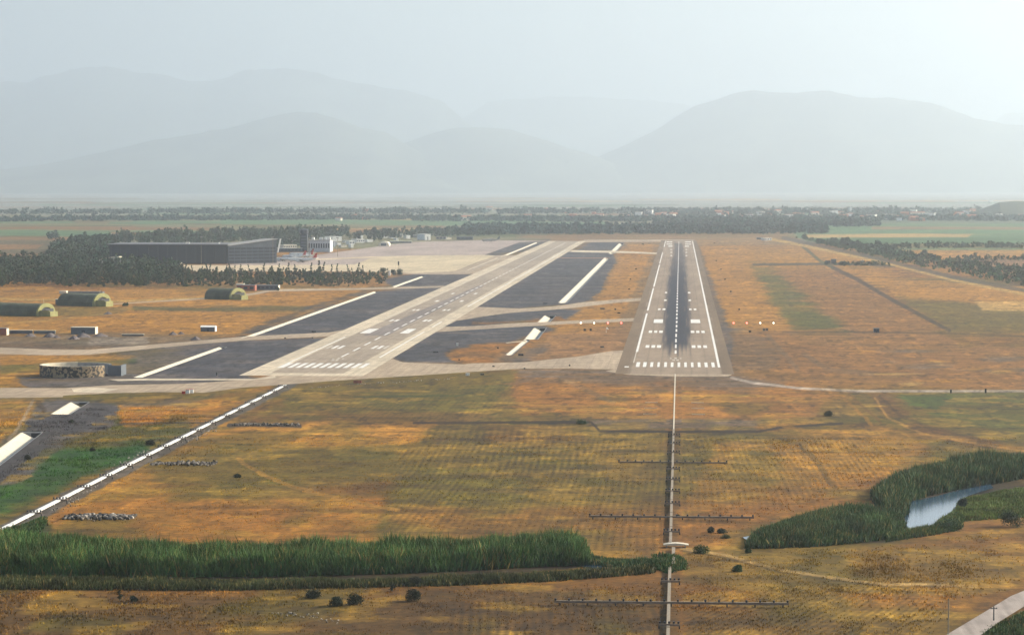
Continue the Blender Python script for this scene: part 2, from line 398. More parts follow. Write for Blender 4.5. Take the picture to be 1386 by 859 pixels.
# foreground
patch([(W0,795),(700,790),(900,775),(1000,745),(1386,715),(W1,700),(W1,1000),(W0,1000)], (0.27,0.145,0.055), 4, 0.9, 0.4, n_a)
patch([(W0,805),(900,798),(900,1000),(W0,1000)], (0.13,0.08,0.04), 9, 0.85, 0.5, n_a)
patch([(920,745),(1240,735),(1386,760),(1386,790),(1200,800),(930,790)], OLIVE, 8, 0.5, 0.6, n_d)
patch([(1150,800),(1340,800),(1290,859),(1150,880),(1000,860)], GOLD, 8, 0.6, 0.5, n_a)
patch([(930,825),(1150,810),(1180,880),(930,900)], (0.16,0.11,0.045), 8, 0.6, 0.5, n_a)
patch([(W0,745),(100,752),(300,760),(600,758),(780,752),(800,766),(700,778),(500,786),(300,790),(0,788),(W0,788)], (0.05,0.04,0.025), 2, 0.95, 0.1, n_d, False)  # near-black strip paints the shade at the foot of the reed belt
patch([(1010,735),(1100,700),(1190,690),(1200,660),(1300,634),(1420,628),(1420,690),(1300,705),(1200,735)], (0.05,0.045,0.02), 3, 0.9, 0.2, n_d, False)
# left: greens by the diagonal walkway
patch([(W0,600),(60,560),(150,545),(240,560),(262,585),(120,650),(0,700),(W0,760)], (0.13,0.13,0.045), 6, 0.9, 0.4, n_a)
patch([(W0,620),(40,610),(130,607),(190,600),(205,612),(100,655),(10,690),(W0,740)], (0.040,0.125,0.02), 5, 0.95, 0.3, n_d)
patch([(0,725),(40,700),(70,712),(60,735),(0,735)], DGREEN, 4, 0.85, 0.3, n_d)
patch([(W0,540),(60,542),(130,545),(165,552),(150,575),(90,600),(30,650),(W0,720)], GREY, 4, 0.9, 0.35, n_a)
patch([(40,570),(130,545),(160,555),(60,610),(0,650),(-60,660)], DGREY, 6, 0.7, 0.5, n_a)
patch([(W0,540),(55,542),(40,565),(0,600),(W0,640)], STRAW, 4, 0.8, 0.5, n_d)
patch([(160,550),(240,548),(330,530),(365,524),(340,545),(250,565),(170,575)], (0.46,0.235,0.07), 4, 0.85, 0.4, n_a)
patch([(165,540),(260,542),(300,532),(250,552),(165,552)], GREY, 4, 0.6, 0.5, n_a)
patch([(300,548),(330,575),(400,575),(640,573),(660,560),(480,556)], (0.20,0.11,0.055), 4, 0.6, 0.5, n_s)
# left of the parallel runway
patch([(W0,392),(330,392),(520,385),(520,395),(340,452),(250,462),(W0,470)], STRAW, 3, 0.75, 0.5, n_a)
patch([(140,400),(500,397),(500,402),(360,440),(280,445),(100,440)], GOLD, 4, 0.75, 0.4, n_d)
patch([(250,385),(520,368),(560,370),(520,388)], (0.42,0.23,0.09), 3, 0.9, 0.3, n_d)
patch([(W0,455),(140,452),(330,455),(335,462),(0,482),(W0,490)], GREY, 4, 0.7, 0.4, n_s)
patch([(150,474),(330,460),(310,470),(190,510),(140,512),(170,490)], GREY, 4, 0.85, 0.4, n_d)
patch([(0,482),(140,478),(190,480),(150,500),(140,512),(0,522),(W0,522),(W0,484)], STRAW, 3, 0.8, 0.4, n_d)
patch([(0,495),(100,490),(190,484),(180,492),(40,502),(0,505)], GREEN, 2, 0.6, 0.6, n_d)
patch([(180,415),(400,414),(430,416),(400,421),(180,421)], (0.09,0.11,0.045), 2, 0.8, 0.4, n_s)
patch([(W0,422),(140,415),(190,418),(130,428),(W0,436)], OLIVE, 2, 0.7, 0.5, n_s)
patch([(330,457),(430,415),(515,392),(520,388),(500,388),(380,428),(300,462)], DGREY, 3, 0.75, 0.4, n_d)
patch([(20,512),(145,505),(350,513),(350,522),(40,524)], GREY, 2, 0.9, 0.3, n_s)
patch([(120,458),(200,456),(200,466),(120,467)], (0.34,0.28,0.23), 2, 0.8, 0.3, n_s)
# dark infields of crushed asphalt
for p in ([(157,512),(350,513.5),(330,508),(446,455.5),(440,457),(330,460.5),(300,468),(180,510)],
          [(330,457.5),(446,450),(465,448),(487,436),(600,389),(575,388.5),(510,395),(430,420),(345,452)],
          [(535,388),(602,389),(643,371),(560,370.5),(520,380)], [(614,366.5),(660,366.5),(694,347.5),(670,347)], [(655,345.5),(718,337),(742,327.5),(703,327.5)],
          [(645,415),(770,340.5),(828,341),(834,352),(820,375),(812,395),(791,408.5),(703,417.5)],
          [(600,442),(618,434),(655,428),(690,423.5),(740,419.5),(785,420),(765,431),(690,435),(670,441)],
          [(532,485),(560,468),(589,447),(640,445),(735,441),(748,446),(700,460),(690,483),(640,489),(590,491),(550,490)],
          [(779,340),(802,327.5),(845,328),(830,338)]):
    patch(p, (0.150,0.140,0.152), 1.0, 0.97, 0.06, n_d, False)
    patch(p, (0.23,0.19,0.16), 5, 0.8, 0.95, n_s, False)
    patch(p, (0.085,0.088,0.105), 6, 0.75, 0.95, n_d, False)
patch([(600,478),(640,467),(690,463),(745,450),(700,478),(690,489),(620,490)], (0.40,0.20,0.07), 3, 0.85, 0.5, n_d)
patch([(670,487),(690,470),(745,466),(735,480),(700,490)], GREY, 4, 0.7, 0.4, n_d)
patch([(640,437),(740,432),(760,428),(765,434),(690,437)], RUST, 1.5, 0.8, 0.5, n_d)
stroke([(70,505),(350,513)], GREY, 2)
# green-olive growth and gold straw breaking up the near fields
nf = (Yf < 1150) & (Yf > 420) & (np.abs(Xf+2.2) > 3)
g1 = fbm(Xf/26, Yf/48, 91, 4); g2 = fbm(Xf/17, Yf/15, 92, 4)
wv = sstep(0.50, 0.64, g1)*0.50*nf; keepg = (col[:, 0] > 0.12); col = mixc(col, (0.155,0.145,0.035), wv*keepg)
wv = sstep(0.54, 0.68, g2)*0.50*nf; col = mixc(col, (0.46,0.31,0.10), wv*keepg)
wv = sstep(0.56, 0.70, fbm(Xf/40, Yf/12, 93, 4))*0.45*nf; col = mixc(col, (0.13,0.085,0.04), wv*keepg)
# tracks, ditches, seams
T = TRACK
stroke([(320,620),(350,640),(400,660),(450,672),(540,690)], (0.50,0.30,0.12), 4, 0.6)
stroke([(920,742),(985,752),(1060,772),(1200,790),(1320,792)], (0.50,0.36,0.22), 2.4, 0.7)
stroke([(920,745),(985,755),(1060,775),(1200,793)], DBROWN, 1.5, 0.5)
stroke([(990,511),(1020,518),(1080,525),(1160,529),(1386,529),(1600,527)], (0.50,0.42,0.36), 2.2, 0.95, False)
stroke([(690,572),(740,571),(795,571)], DGREEN, 2.5, 0.8)
stroke([(560,572),(800,571),(812,583),(910,584),(1025,584),(1060,578),(1140,573)], (0.05,0.03,0.02), 2.2, 0.95, False)
stroke([(1060,576),(1100,585),(1185,590),(1250,588),(1386,608)], STRAW, 4, 0.5)
stroke([(1085,603),(1110,630),(1128,658)], (0.13,0.09,0.04), 6, 0.6)
stroke([(1190,535),(1215,560),(1260,580),(1330,595),(1600,625)], DBROWN, 3, 0.5)
stroke([(1185,538),(1200,565),(1250,588),(1386,610),(1600,640)], (0.55,0.34,0.15), 2, 0.6)
stroke([(1140,535),(1180,575)], GOLD, 3, 0.5); stroke([(1150,533),(1192,572)], BROWN, 2, 0.6)
stroke([(1127,362),(1160,378),(1210,407),(1262,435),(1285,447)], (0.10,0.065,0.05), 4, 0.95, False)
stroke([(1020,358),(1105,357),(1175,358),(1210,360)], (0.085,0.075,0.06), 2.2, 0.9, False)
stroke([(1086,333),(1110,353),(1127,362)], (0.10,0.11,0.06), 3, 0.9, False)
stroke([(1040,323),(1086,332),(1200,356),(1290,379),(1400,401),(1600,440)], PALE, 2.4, 0.9, False)
stroke([(1060,322),(1180,348),(1290,375),(1386,393),(1600,432)], DGREY, 4, 0.7, False)
stroke([(1060,449),(1120,449),(1185,449),(1290,451),(1386,455)], DBROWN, 1.4, 0.6)
stroke([(310,575),(360,574),(406,576)], (0.06,0.055,0.06), 3, 0.9)
stroke([(160,573),(240,571),(300,573)], (0.09,0.07,0.06), 2, 0.8)
stroke([(45,542),(30,570),(12,595)], (0.42,0.33,0.26), 3, 0.8); stroke([(52,545),(60,555)], DBROWN, 6, 0.6)
stroke([(480,536),(620,535),(640,532)], DGREEN, 1.5, 0.6)
stroke([(150,408),(250,404),(330,401),(350,396)], PALE, 1.6, 0.9, False)
stroke([(0,404),(60,406),(110,404)], PALE, 1.5, 0.8, False)
stroke([(360,392.5),(470,391),(560,388.8),(600,387.6)], (0.50,0.42,0.33), 1.6, 0.95, False)
stroke([(0,438),(60,434),(110,428),(150,424)], PALE, 1.0, 0.5)
stroke([(690,520),(735,505)], GREY, 5, 0.4); stroke([(760,512),(830,545)], GREY, 5, 0.35)
stroke([(1040,455),(1080,500)], GREY, 5, 0.35); stroke([(1090,480),(1120,500),(1180,505)], GREY, 5, 0.35)
# gravel beds of the two approach-light walkways
def pstroke(x, hw, y0, y1, c, amt=0.9):
    global col
    idx = np.nonzero((np.abs(Xf-x) < hw+3) & (Yf > y0) & (Yf < y1))[0]
    w = (1-sstep(hw-0.6, hw+0.8, np.abs(Xf[idx]-x)+(n_c[idx]-0.5)*2.5))*amt
    col[idx] = col[idx]*(1-w[:, None])+L(c)*w[:, None]
pstroke(-177.2, 4.0, 560, 1180, (0.15,0.135,0.125)); pstroke(-2.2, 1.6, 440, 980, (0.14,0.10,0.06), 0.5)
# furrows and mowing rows
def rows(poly, spacing, depth, ang=0.0, curve=0.0, feather=12, seed=0):
    global col
    x0 = min(p[0] for p in poly)-30; x1 = max(p[0] for p in poly)+30; y0 = min(p[1] for p in poly)-18; y1 = max(p[1] for p in poly)+18
    idx = np.nonzero((PX > x0) & (PX < x1) & (PY > y0) & (PY < y1) & ~near)[0]
    s = sstep(-feather, feather, poly_sdf(WX[idx], WY[idx], poly)+(n_d[idx]-0.5)*feather*2)
    X, Y = Xf[idx], Yf[idx]
    Xw = X*math.cos(ang)+Y*math.sin(ang)+(fbm(X/40, Y/90, 40+seed,2)-0.5)*2.5 + 0.4*curve*np.sin(Y/45)
    ph = np.sin(Xw*2*math.pi/spacing)
    brk = sstep(0.38, 0.58, fbm(X/9, Y/22, 50+seed, 3))
    f = 1+depth*0.62*s*ph*(0.5+0.5*brk)
    col[idx] *= f[:, None]
rows([(540,600),(905,590),(905,745),(520,740)], 2.0, 0.30, 0.0, 0.6, 14, 1)
rows([(920,590),(1150,590),(1230,640),(1050,690),(920,720)], 1.9, 0.26, 0.02, 0.6, 12, 2)
rows([(1060,585),(1210,590),(1130,660)], 1.8, 0.22, 0.0, 1.0, 10, 3)
rows([(700,800),(905,800),(905,900),(600,900),(620,820)], 1.9, 0.40, 0.06, 1.4, 14, 4)
rows([(925,800),(1230,790),(1290,830),(1200,900),(925,900)], 1.7, 0.36, -0.35, 1.2, 14, 5)
rows([(380,560),(700,510),(700,560),(560,575)], 2.2, 0.16, 0.0, 1.0, 10, 6)
rows([(570,580),(800,575),(800,640),(560,640)], 2.6, 0.30, 0.05, 0.6, 10, 7)
rows([(1000,455),(1386,460),(1386,520),(1000,505)], 6.0, 0.10, 1.2, 1.0, 10, 8)
rows([(1140,365),(1386,395),(1386,447),(1290,445)], 7.0, 0.12, 0.25, 1.0, 5, 9)
# streaks and patchy growth
col *= (1+0.65*(n_s-0.5))[:, None]
col *= (0.80+0.40*n_c)[:, None]
dotn = fbm(Xf/1.6, Yf/2.6, 77, 2)
col *= (1-0.25*sstep(0.62, 0.80, dotn)*(Yf < 1000))[:, None]
dot2 = fbm(Xf/3.2, Yf/9.0, 78, 3)
col *= (1-0.40*sstep(0.58, 0.74, dot2)*(Yf < 4200)*(1-0.5*(Yf < 900)))[:, None]
dot3 = fbm(Xf/5.0, Yf/22.0, 79, 3)
col *= (1+0.30*sstep(0.56, 0.72, dot3)*(Yf < 4200))[:, None]
sat = np.clip((1-col.min(1)/col.max(1))*1.7-0.35, 0, 1)[:, None]
col = np.clip(col**1.2*0.67*(1+(np.array([[1.04,0.95,0.42]])-1)*sat), 0.006, 0.85)

# lined drainage channels are real cuts in the sheet
CHANNELS = [(-254.6,1212,1440,3.6,-254.6),(-256.5,1525,2195,3.6,-256.5),(-252.5,2300,2560,3.4,-252.5),(-222.2,2745,3205,3.4,-222.2),(-222.2,3260,4060,3.4,-222.2),
            (-89.5,2000,3235,6.0,-89.5),(-89.5,3420,4000,6.0,-89.5),(-89.5,1715,1800,7.0,-89.5),(-86.8,1525,1645,7.0,-88.0),(-90.8,1385,1522,2.6,-89.0),(-218.7,790,940,7.2,-237.0),(-244.6,1017,1072,7.2,-249.9)]
Zf = (fbm(Xf/60, Yf/60, 21, 3)-0.5)*0.5*((Yf < 1150) & (Yf > 440))*sstep(0, 1, np.clip((1180-Yf)/60, 0, 1))
Zf = np.where((np.abs(Xf+2.2) < 32) | (np.abs(Xf+177.2) < 9), 0, Zf)
for cx_, y0, y1, w, x1_ in CHANNELS:
    cc_ = cx_+(x1_-cx_)*(Yf-y0)/(y1-y0)
    Zf = np.where((np.abs(Xf-cc_) < w*0.5+6) & (Yf > y0-6) & (Yf < y1+6), 0, Zf)
    Zf = np.where((np.abs(Xf-cc_) < w*0.5) & (Yf > y0) & (Yf < y1), -2.4, Zf)
idx = np.arange(nr*nc).reshape(nr, nc)
faces = np.stack([idx[:-1,:-1].ravel(), idx[:-1,1:].ravel(), idx[1:,1:].ravel(), idx[1:,:-1].ravel()], 1)
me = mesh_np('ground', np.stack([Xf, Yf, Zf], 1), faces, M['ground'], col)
def gcol(x, y):
    """the sheet's own colour at a place"""
    r = np.clip(np.searchsorted(Yr, y), 0, nr-1); q = np.clip(np.searchsorted(uc, x/np.maximum(y, 420)), 0, nc-1)
    return col.reshape(nr, nc, 3)[r, q]
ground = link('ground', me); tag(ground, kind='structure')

# ------------------------------------------------------------------ mountains
def ridge(name, prof, D, depth, seed, base=(0.10,0.11,0.075), lean=0.0):
    """a mountain range: crest height follows prof, slopes fall to the plain on both sides"""
    n, m = 260, 46
    xs = np.linspace(prof[0][0], prof[-1][0], n)
    hy = np.interp(xs, [p[0] for p in prof], [p[1] for p in prof])
    vs = []; cs = []
    for j in range(m):
        t = j/(m-1)*2-1                       # -1 front foot, 0 crest, 1 back foot
        for i in range(n):
            x, _, z = V(xs[i], hy[i], D)
            vs.append((x, t, z))
    A = np.array(vs).reshape(m, n, 3)
    t = A[:, :, 1]; X = A[:, :, 0]; Zc = A[:, :, 2]
    Yg = D + t*depth
    rg = np.abs(fbm(X/900+3, Yg/1400, seed, 5)-0.5)*2
    sh = np.clip(1-np.abs(t), 0, 1)
    fall = sh**1.15
    spur = (0.62+0.76*(1-rg))
    k = np.where(np.abs(t) < 0.02, 1, 1-(1-np.clip(spur, 0.3, 1.15))*np.clip(np.abs(t)*3.0, 0, 1))
    fine = (fbm(X/260, Yg/260, seed+7, 4)-0.5)*Zc*0.05
    Zg = Zc*fall*np.minimum(k, 1.0) + fine*sh**0.5 - 30*(1-sh)
    XF = X*(Yg/D*0.5+0.5)
    c = np.array(base)[None, :]*(0.1+1.8*fbm(X/500, Yg/700, seed+3, 5).ravel()[:, None])  # strong tone contrast imitates the shading of ridge relief
    id_ = np.arange(m*n).reshape(m, n)
    fs = np.stack([id_[:-1,:-1].ravel(), id_[:-1,1:].ravel(), id_[1:,1:].ravel(), id_[1:,:-1].ravel()], 1)
    o = link(name, mesh_np(name, np.stack([XF.ravel(), Yg.ravel(), Zg.ravel()], 1), fs, M['rock'], c, True))
    return tag(o, kind='structure')
ridge('mountain_range', [(-500,150),(-300,128),(-100,112),(0,109),(40,107),(75,96),(110,89),(150,87),(185,95),(215,97),(250,106),(290,108),(320,95),(350,90),(400,91),(430,96),(460,105),(520,114),(570,125),(600,136),(640,170),(700,215),(780,262)], 42000, 7000, 31)
ridge('mountain_range', [(480,262),(560,215),(620,165),(660,135),(700,132),(740,129),(780,128),(830,131),(880,133),(930,140),(1000,175),(1100,222),(1300,215),(1340,168),(1360,152),(1450,150),(1600,160),(1900,200)], 52000, 7000, 32)
ridge('mountain', [(700,262),(760,235),(800,215),(840,198),(880,178),(910,160),(940,142),(965,134),(1000,122),(1020,119),(1060,124),(1090,122),(1120,119),(1140,124),(1160,128),(1200,130),(1240,133),(1280,143),(1320,158),(1360,166),(1420,168),(1500,180),(1700,215),(1900,255)], 33000, 6000, 33)
ridge('mountain', [(-400,240),(-200,228),(-50,235),(60,222),(140,205),(200,190),(260,180),(310,172),(350,160),(380,152),(405,148),(430,150),(460,160),(490,172),(520,175),(550,195),(600,220),(680,262)], 29500, 5000, 34)
ridge('mountain', [(440,262),(480,225),(520,205),(560,188),(595,175),(620,170),(650,170),(690,173),(720,182),(760,195),(810,212),(860,232),(920,262)], 31000, 5000, 35)
ridge('hill', [(-300,270),(0,268),(60,262),(130,255),(200,258),(260,253),(300,247),(340,250),(400,254),(470,256),(540,251),(600,258),(700,262),(760,258),(820,262),(900,264)], 28500, 2600, 36)
ridge('hill', [(800,268),(900,262),(980,256),(1040,250),(1100,256),(1160,266),(1220,268),(1270,262),(1300,256),(1400,248),(1600,235),(1900,262)], 29000, 2600, 37)
ridge('hill', [(1320,285),(1340,278),(1352,273),(1375,271),(1400,272),(1450,276),(1520,285)], 7600, 300, 38)

# ------------------------------------------------------------------ pavements
def pave_mat(name, c, slab=(7.5, 7.5), joint=0.72, var=0.10, blot=0.16, mortar=0.03):
    m, nt, b = nodes(name); N = nt.nodes.new; K = nt.links.new
    ge = N('ShaderNodeNewGeometry')
    br = N('ShaderNodeTexBrick'); br.offset = 0.0; br.squash = 1.0
    br.inputs['Scale'].default_value = 1.0; br.inputs['Brick Width'].default_value = slab[0]; br.inputs['Row Height'].default_value = slab[1]
    br.inputs['Mortar Size'].default_value = 0.14; br.inputs['Mortar Smooth'].default_value = 0.5; br.inputs['Bias'].default_value = 0.0
    c = np.array(c)
    br.inputs['Color1'].default_value = (*(c*(1-var)), 1); br.inputs['Color2'].default_value = (*(c*(1+var)), 1); br.inputs['Mortar'].default_value = (*(c*joint), 1)
    K(ge.outputs['Position'], br.inputs['Vector'])
    last = br.outputs['Color']
    for s, v, st in ((0.02, blot, (1, 0.25, 1)), (0.25, blot*0.7, (1, 0.5, 1)), (0.5, blot*0.9, (1, 0.04, 1))):
        vm0 = N('ShaderNodeVectorMath'); vm0.operation = 'MULTIPLY'; vm0.inputs[1].default_value = st; K(ge.outputs['Position'], vm0.inputs[0])
        n = N('ShaderNodeTexNoise'); n.inputs['Scale'].default_value = s; n.inputs['Detail'].default_value = 5; K(vm0.outputs[0], n.inputs['Vector'])
        mr = N('ShaderNodeMapRange'); mr.inputs['From Min'].default_value = 0.3; mr.inputs['From Max'].default_value = 0.7
        mr.inputs['To Min'].default_value = 1-v; mr.inputs['To Max'].default_value = 1+v; K(n.outputs['Fac'], mr.inputs['Value'])
        vm = N('ShaderNodeVectorMath'); vm.operation = 'SCALE'; K(last, vm.inputs[0]); K(mr.outputs[0], vm.inputs['Scale']); last = vm.outputs[0]
    K(last, b.inputs['Base Color']); b.inputs['Roughness'].default_value = 0.85; b.inputs['Specular IOR Level'].default_value = 0.2
    return m
P_LIGHT = pave_mat('pale_concrete_slabs', (0.52, 0.43, 0.30))
P_MID = pave_mat('brown_grey_concrete', (0.31, 0.245, 0.175))
P_TAXI = pave_mat('taxiway_concrete', (0.35, 0.265, 0.175), (9, 9))
P_DARKC = pave_mat('old_runway_asphalt', (0.205, 0.17, 0.145), (5, 40))
P_APRON = pave_mat('apron_concrete', (0.50, 0.40, 0.25), (12, 12), 0.85)
P_APRON2 = pave_mat('grey_apron_concrete', (0.34, 0.265, 0.22), (12, 12), 0.85)
P_GRAVEL = pave_mat('gravel_road_surface', (0.30, 0.25, 0.21), (50, 50), 1.0, 0.02, 0.25)

def smooth(pts, k=3):
    return pts
def sheet(name, pts, z, mat, parent=None, px=True, kind='structure'):
    P = [G(*p) if px else p for p in pts]
    me = bpy.data.meshes.new(name); me.from_pydata([(a, b, z) for a, b in P], [], [tuple(range(len(P)))])
    me.materials.append(mat); me.update()
    if me.polygons[0].normal.z < 0:
        me.flip_normals()
    o = link(name, me, parent)
    if kind and not parent: o['kind'] = kind
    return o
Z0 = 0.012
def rect(x0, x1, y0, y1): return [(x0,y0),(x1,y0),(x1,y1),(x0,y1)]
# aprons
sheet('apron', [(235,367.2),(237,358.6),(360,358.8),(480,358),(500,350),(540,346),(660,345),(672,346),(643,356),(616,366.8),(560,369.6),(480,367.3)], Z0, P_APRON)
sheet('apron', [(300,359),(380,352),(430,345),(500,335),(560,327.5),(650,325),(745,326),(703,327.8),(655,345.3),(540,346.5),(500,350),(480,358),(360,359)], Z0+0.008, P_APRON2)
sheet('taxiway', [(410,351),(500,347.2),(590,345.4),(660,345.2),(664,346.6),(590,346.6),(500,349),(412,352.5)], Z0+0.016, P_APRON)
sheet('taxiway', [(500,370.5),(560,369.6),(616,366.8),(672,345.6),(745,344.5),(745,346.5),(692,347.8),(660,366.4),(641,370.8),(600,371.5),(540,370.8)], Z0+0.02, P_TAXI)
# left runway
LRX = -178.0
sheet('taxiway', rect(-209.5, -150, 1228, 4160), Z0+0.024, P_LIGHT, px=False)
rw2 = sheet('runway', rect(-197, -161.5, 1245, 4160), Z0+0.032, P_MID, px=False); rw2['label'] = 'brown-grey concrete runway running diagonally past the terminal'
# right runway (attributed grid so that the rubber marks have their own shape)
def runway_right():
    xs = np.arange(-31, 26.01, 0.75); ys = [1250.0]
    while ys[-1] < 4215: ys.append(ys[-1]+max(2.0, ys[-1]**2/(CAMH*FPX)*1.1))
    ys = np.array(ys); X, Y = np.meshgrid(xs, ys); Xr, Yr_ = X.ravel(), Y.ravel()
    c = np.repeat(L((0.275, 0.205, 0.14)), len(Xr), 0)
    a = fbm(Xr/9, Yr_/120, 61, 4); b = fbm(Xr/4, Yr_/9, 62, 3)
    c *= (0.78+0.44*a)[:, None]*(0.85+0.3*b)[:, None]
    out = sstep(20.9, 23.5, np.abs(Xr+2)+(fbm(Xr/5, Yr_/40, 66, 3)-0.5)*5); c = c*(1-out[:, None]) + L((0.175, 0.120, 0.070))*(0.7+0.6*a)[:, None]*out[:, None]
    # paving lanes
    lane = np.floor((Xr+2)/7.5); c *= (0.93+0.14*hash2(lane, lane*0, 5))[:, None]
    c *= (1-0.16*((np.mod(Xr+2, 7.5) < 0.76)))[:, None]
    w = 9.0-1.6*np.clip((1750-Yr_)/350, 0, 1)-2.0*np.clip((Yr_-2400)/1400, 0, 1)
    r = (1-sstep(0.62, 1.22, np.abs(Xr+2.2+0.4*np.sin(Yr_/300))/w+ (fbm(Xr/0.9, Yr_/90, 63, 3)-0.5)*0.7))
    r *= sstep(1385, 1500, Yr_ + (fbm(Xr/1.1, Yr_/200, 64, 2)-0.5)*160)*(1-0.30*sstep(2300, 3300, Yr_))*(1-sstep(3950, 4150, Yr_))
    r2 = (1-sstep(7, 13, np.abs(Xr+2.2)))*0.30*sstep(1450, 1650, Yr_)*(1-sstep(2600, 3800, Yr_))
    r = np.clip(r*0.95+r2*(1-r), 0, 1)
    c = c*(1-r[:, None]) + L((0.016, 0.020, 0.032))*r[:, None]
    nr_, nc_ = X.shape; id_ = np.arange(nr_*nc_).reshape(nr_, nc_)
    fs = np.stack([id_[:-1,:-1].ravel(), id_[:-1,1:].ravel(), id_[1:,1:].ravel(), id_[1:,:-1].ravel()], 1)
    o = link('runway', mesh_np('runway', np.stack([Xr, Yr_, np.full(len(Xr), Z0+0.028)], 1), fs, M['pave'], c))
    o['label'] = 'main runway with dark rubber marks along its middle'
    return tag(o, kind='structure')
rw1 = runway_right()
# connecting taxiways and service roads
sheet('taxiway', [(0,524.5),(86,525),(150,521),(250,519),(335,514),(372,507),(374,505),(500,492.5),(532,485.5),(545,490),(585,491.6),(627,492.8),(640,491.5),(708,490),(781,482.5),(827,475),(870,472.5),(890,478),(893,508.5),(840,500),(770,498.5),(708,498.6),(680,500.3),(582,506.8),(451,515.2),(350,523),(330,524),(278,531),(220,535),(100,537),(0,538.5),(-150,540),(-150,527)], Z0+0.004, P_TAXI)
sheet('taxiway', [(820,502),(835,499),(893,498),(893,492),(975,492),(990,500),(992,506),(985,509.5),(905,509),(850,507)], Z0+0.006, P_TAXI)
sheet('taxiway', [(-150,471),(0,470),(60,472.5),(121,473),(252,462.5),(330,455.4),(446,449.6),(470,445.5),(480,444),(470,454),(446,455.2),(330,460.5),(262,466),(190,473),(121,480),(60,480.5),(0,479),(-150,480)], Z0+0.003, P_TAXI)
sheet('taxiway', [(640,414.3),(645,415),(703,417.5),(750,414.5),(791,408.8),(830,405.5),(890,401.5),(892,405),(835,409.5),(781,416.2),(740,419.8),(690,423.3),(655,428),(618,434),(600,442.5),(589,448),(560,456),(570,440)], Z0+0.005, P_TAXI)
sheet('taxiway', [(600,442),(640,441.4),(690,437.5),(764,434.5),(800,432.5),(872,430),(872,434),(800,437),(764,438.5),(690,443),(640,446),(588,449.5)], Z0+0.007, P_TAXI)
sheet('service_road', [(150,411),(230,406),(300,402),(345,396),(360,392.3),(470,390.6),(560,388.4),(604,387.2),(604,388.8),(560,390),(470,392.3),(365,394.5),(350,398),(305,403.6),(232,407.4),(152,412)], Z0+0.002, P_TAXI)
sheet('taxiway', [(770,340.6),(775,338.5),(850,340),(890,342),(890,344),(850,342.4),(776,341.2)], Z0+0.009, P_LIGHT)
sheet('taxiway', [(780,327.6),(792,324.6),(900,324.2),(940,324.6),(940,326.6),(802,328)], Z0+0.011, P_TAXI)
sheet('gravel_road', [(1268,870),(1285,858),(1312,842),(1345,822),(1368,808),(1390,799),(1480,778),(1560,768),(1560,779),(1480,795),(1410,812),(1386,822),(1352,843),(1330,859),(1314,870)], 0.32, P_GRAVEL)
sheet('concrete_patch', [(97,526),(130,524.5),(160,526.5),(140,531),(100,530.5)], Z0+0.03, P_LIGHT)
sheet('concrete_patch', [(146,513.2),(200,512.2),(350,512.6),(372,508.5),(374,511),(340,514.4),(200,514.6),(160,515.4)], Z0+0.03, P_LIGHT)
sheet('concrete_patch', [(222,534),(250,532.3),(252,533.8),(224,535.2)], Z0+0.034, P_LIGHT)

# painted markings
MP = plain('worn_white_marking', (0.70, 0.67, 0.60), 0.7, 0.22, 0.9)
MPW = plain('faded_marking', (0.50, 0.44, 0.35), 0.8, 0.25, 0.9)
def marks(name, rects, z, parent, mat=MP):
    mb = MB()
    for x0, x1, y0, y1 in rects: mb.add([(x0,y0,z),(x1,y0,z),(x1,y1,z),(x0,y1,z)], [(0,1,2,3)])
    return mb.build(name, mat, parent)
ZM = Z0+0.045
YT0, YT1 = G(913,496.6)[1], G(913,490.2)[1]
xs0 = [(x*43.0) for x in range(12)]
# twelve threshold bars of the main runway
bars = []
zl = (509,568,629,690,748,804,862,919,976,1034,1092,1151); zr = (550,607,664,720,781,837,895,951,1008,1068,1128,1188)
for a, b in zip(zl, zr):
    xa = G(780+a/6.3, 493.5)[0]+0.1; xb = G(780+(b)/6.3, 493.5)[0]-0.5; bars.append((xa, xb, YT0, YT1))
for i, q in enumerate(bars): marks('threshold_bar', [q], ZM, rw1)
marks('edge_line', [(-23.9, -22.7, G(862,476)[1], G(874,424)[1]), (-23.9,-22.7,G(875,420)[1],G(885,390)[1]), (-23.9,-22.7,G(886,388)[1],2950), (-23.9,-22.9,2990,3480), (-23.9,-22.9,3780,4180)], ZM, rw1)
marks('edge_line', [(18.9, 20.1, G(973,497)[1], 4180)], ZM, rw1)
marks('edge_line', [(-23.8, -23.3, YT0+30, G(862,476)[1])], ZM, rw1, MPW)
marks('end_spot', [(-27.5, -25.4, YT0-4, YT0+4)], ZM, rw1)
cl = []
y = G(913,472)[1]
for a, b in ((474,478.5),(466,471),(458.5,463.3),(451.5,456)):
    cl.append((-2.8,-1.8,G(913,b)[1],G(913,a)[1]))
y = G(913,449)[1]
while y < 4120: cl.append((-2.7,-1.7,y,y+30)); y += 50
for q in cl[:40]: marks('centre_dash', [q], ZM, rw1)
marks('centre_dash', cl[40:], ZM, rw1) if len(cl) > 40 else None
def zpt(zx, zy): return G(640+zx/3.96, 360+zy/3.96)
def side_marks(ya, yb, pairs, parent=rw1, mat=MP):
    for a, b in pairs:
        x0 = zpt(a, (ya+yb)/2)[0]; x1 = zpt(b, (ya+yb)/2)[0]
        marks('touchdown_bar', [(x0, x1, zpt(1100, yb)[1], zpt(1100, ya)[1])], ZM, parent, mat)
side_marks(424,438,[(926,946),(957,977),(987,1009),(1173,1193),(1204,1223),(1235,1255)])
side_marks(346,358,[(943,961),(972,988),(999,1018),(1168,1187),(1197,1214),(1225,1242)])
side_marks(286,305,[(970,1019),(1168,1218)])
side_marks(228,236,[(992,1006),(1017,1032),(1159,1172),(1184,1198)])
side_marks(180,187,[(1025,1038),(1156,1169)])
side_marks(139,146,[(1030,1041),(1153,1166)])
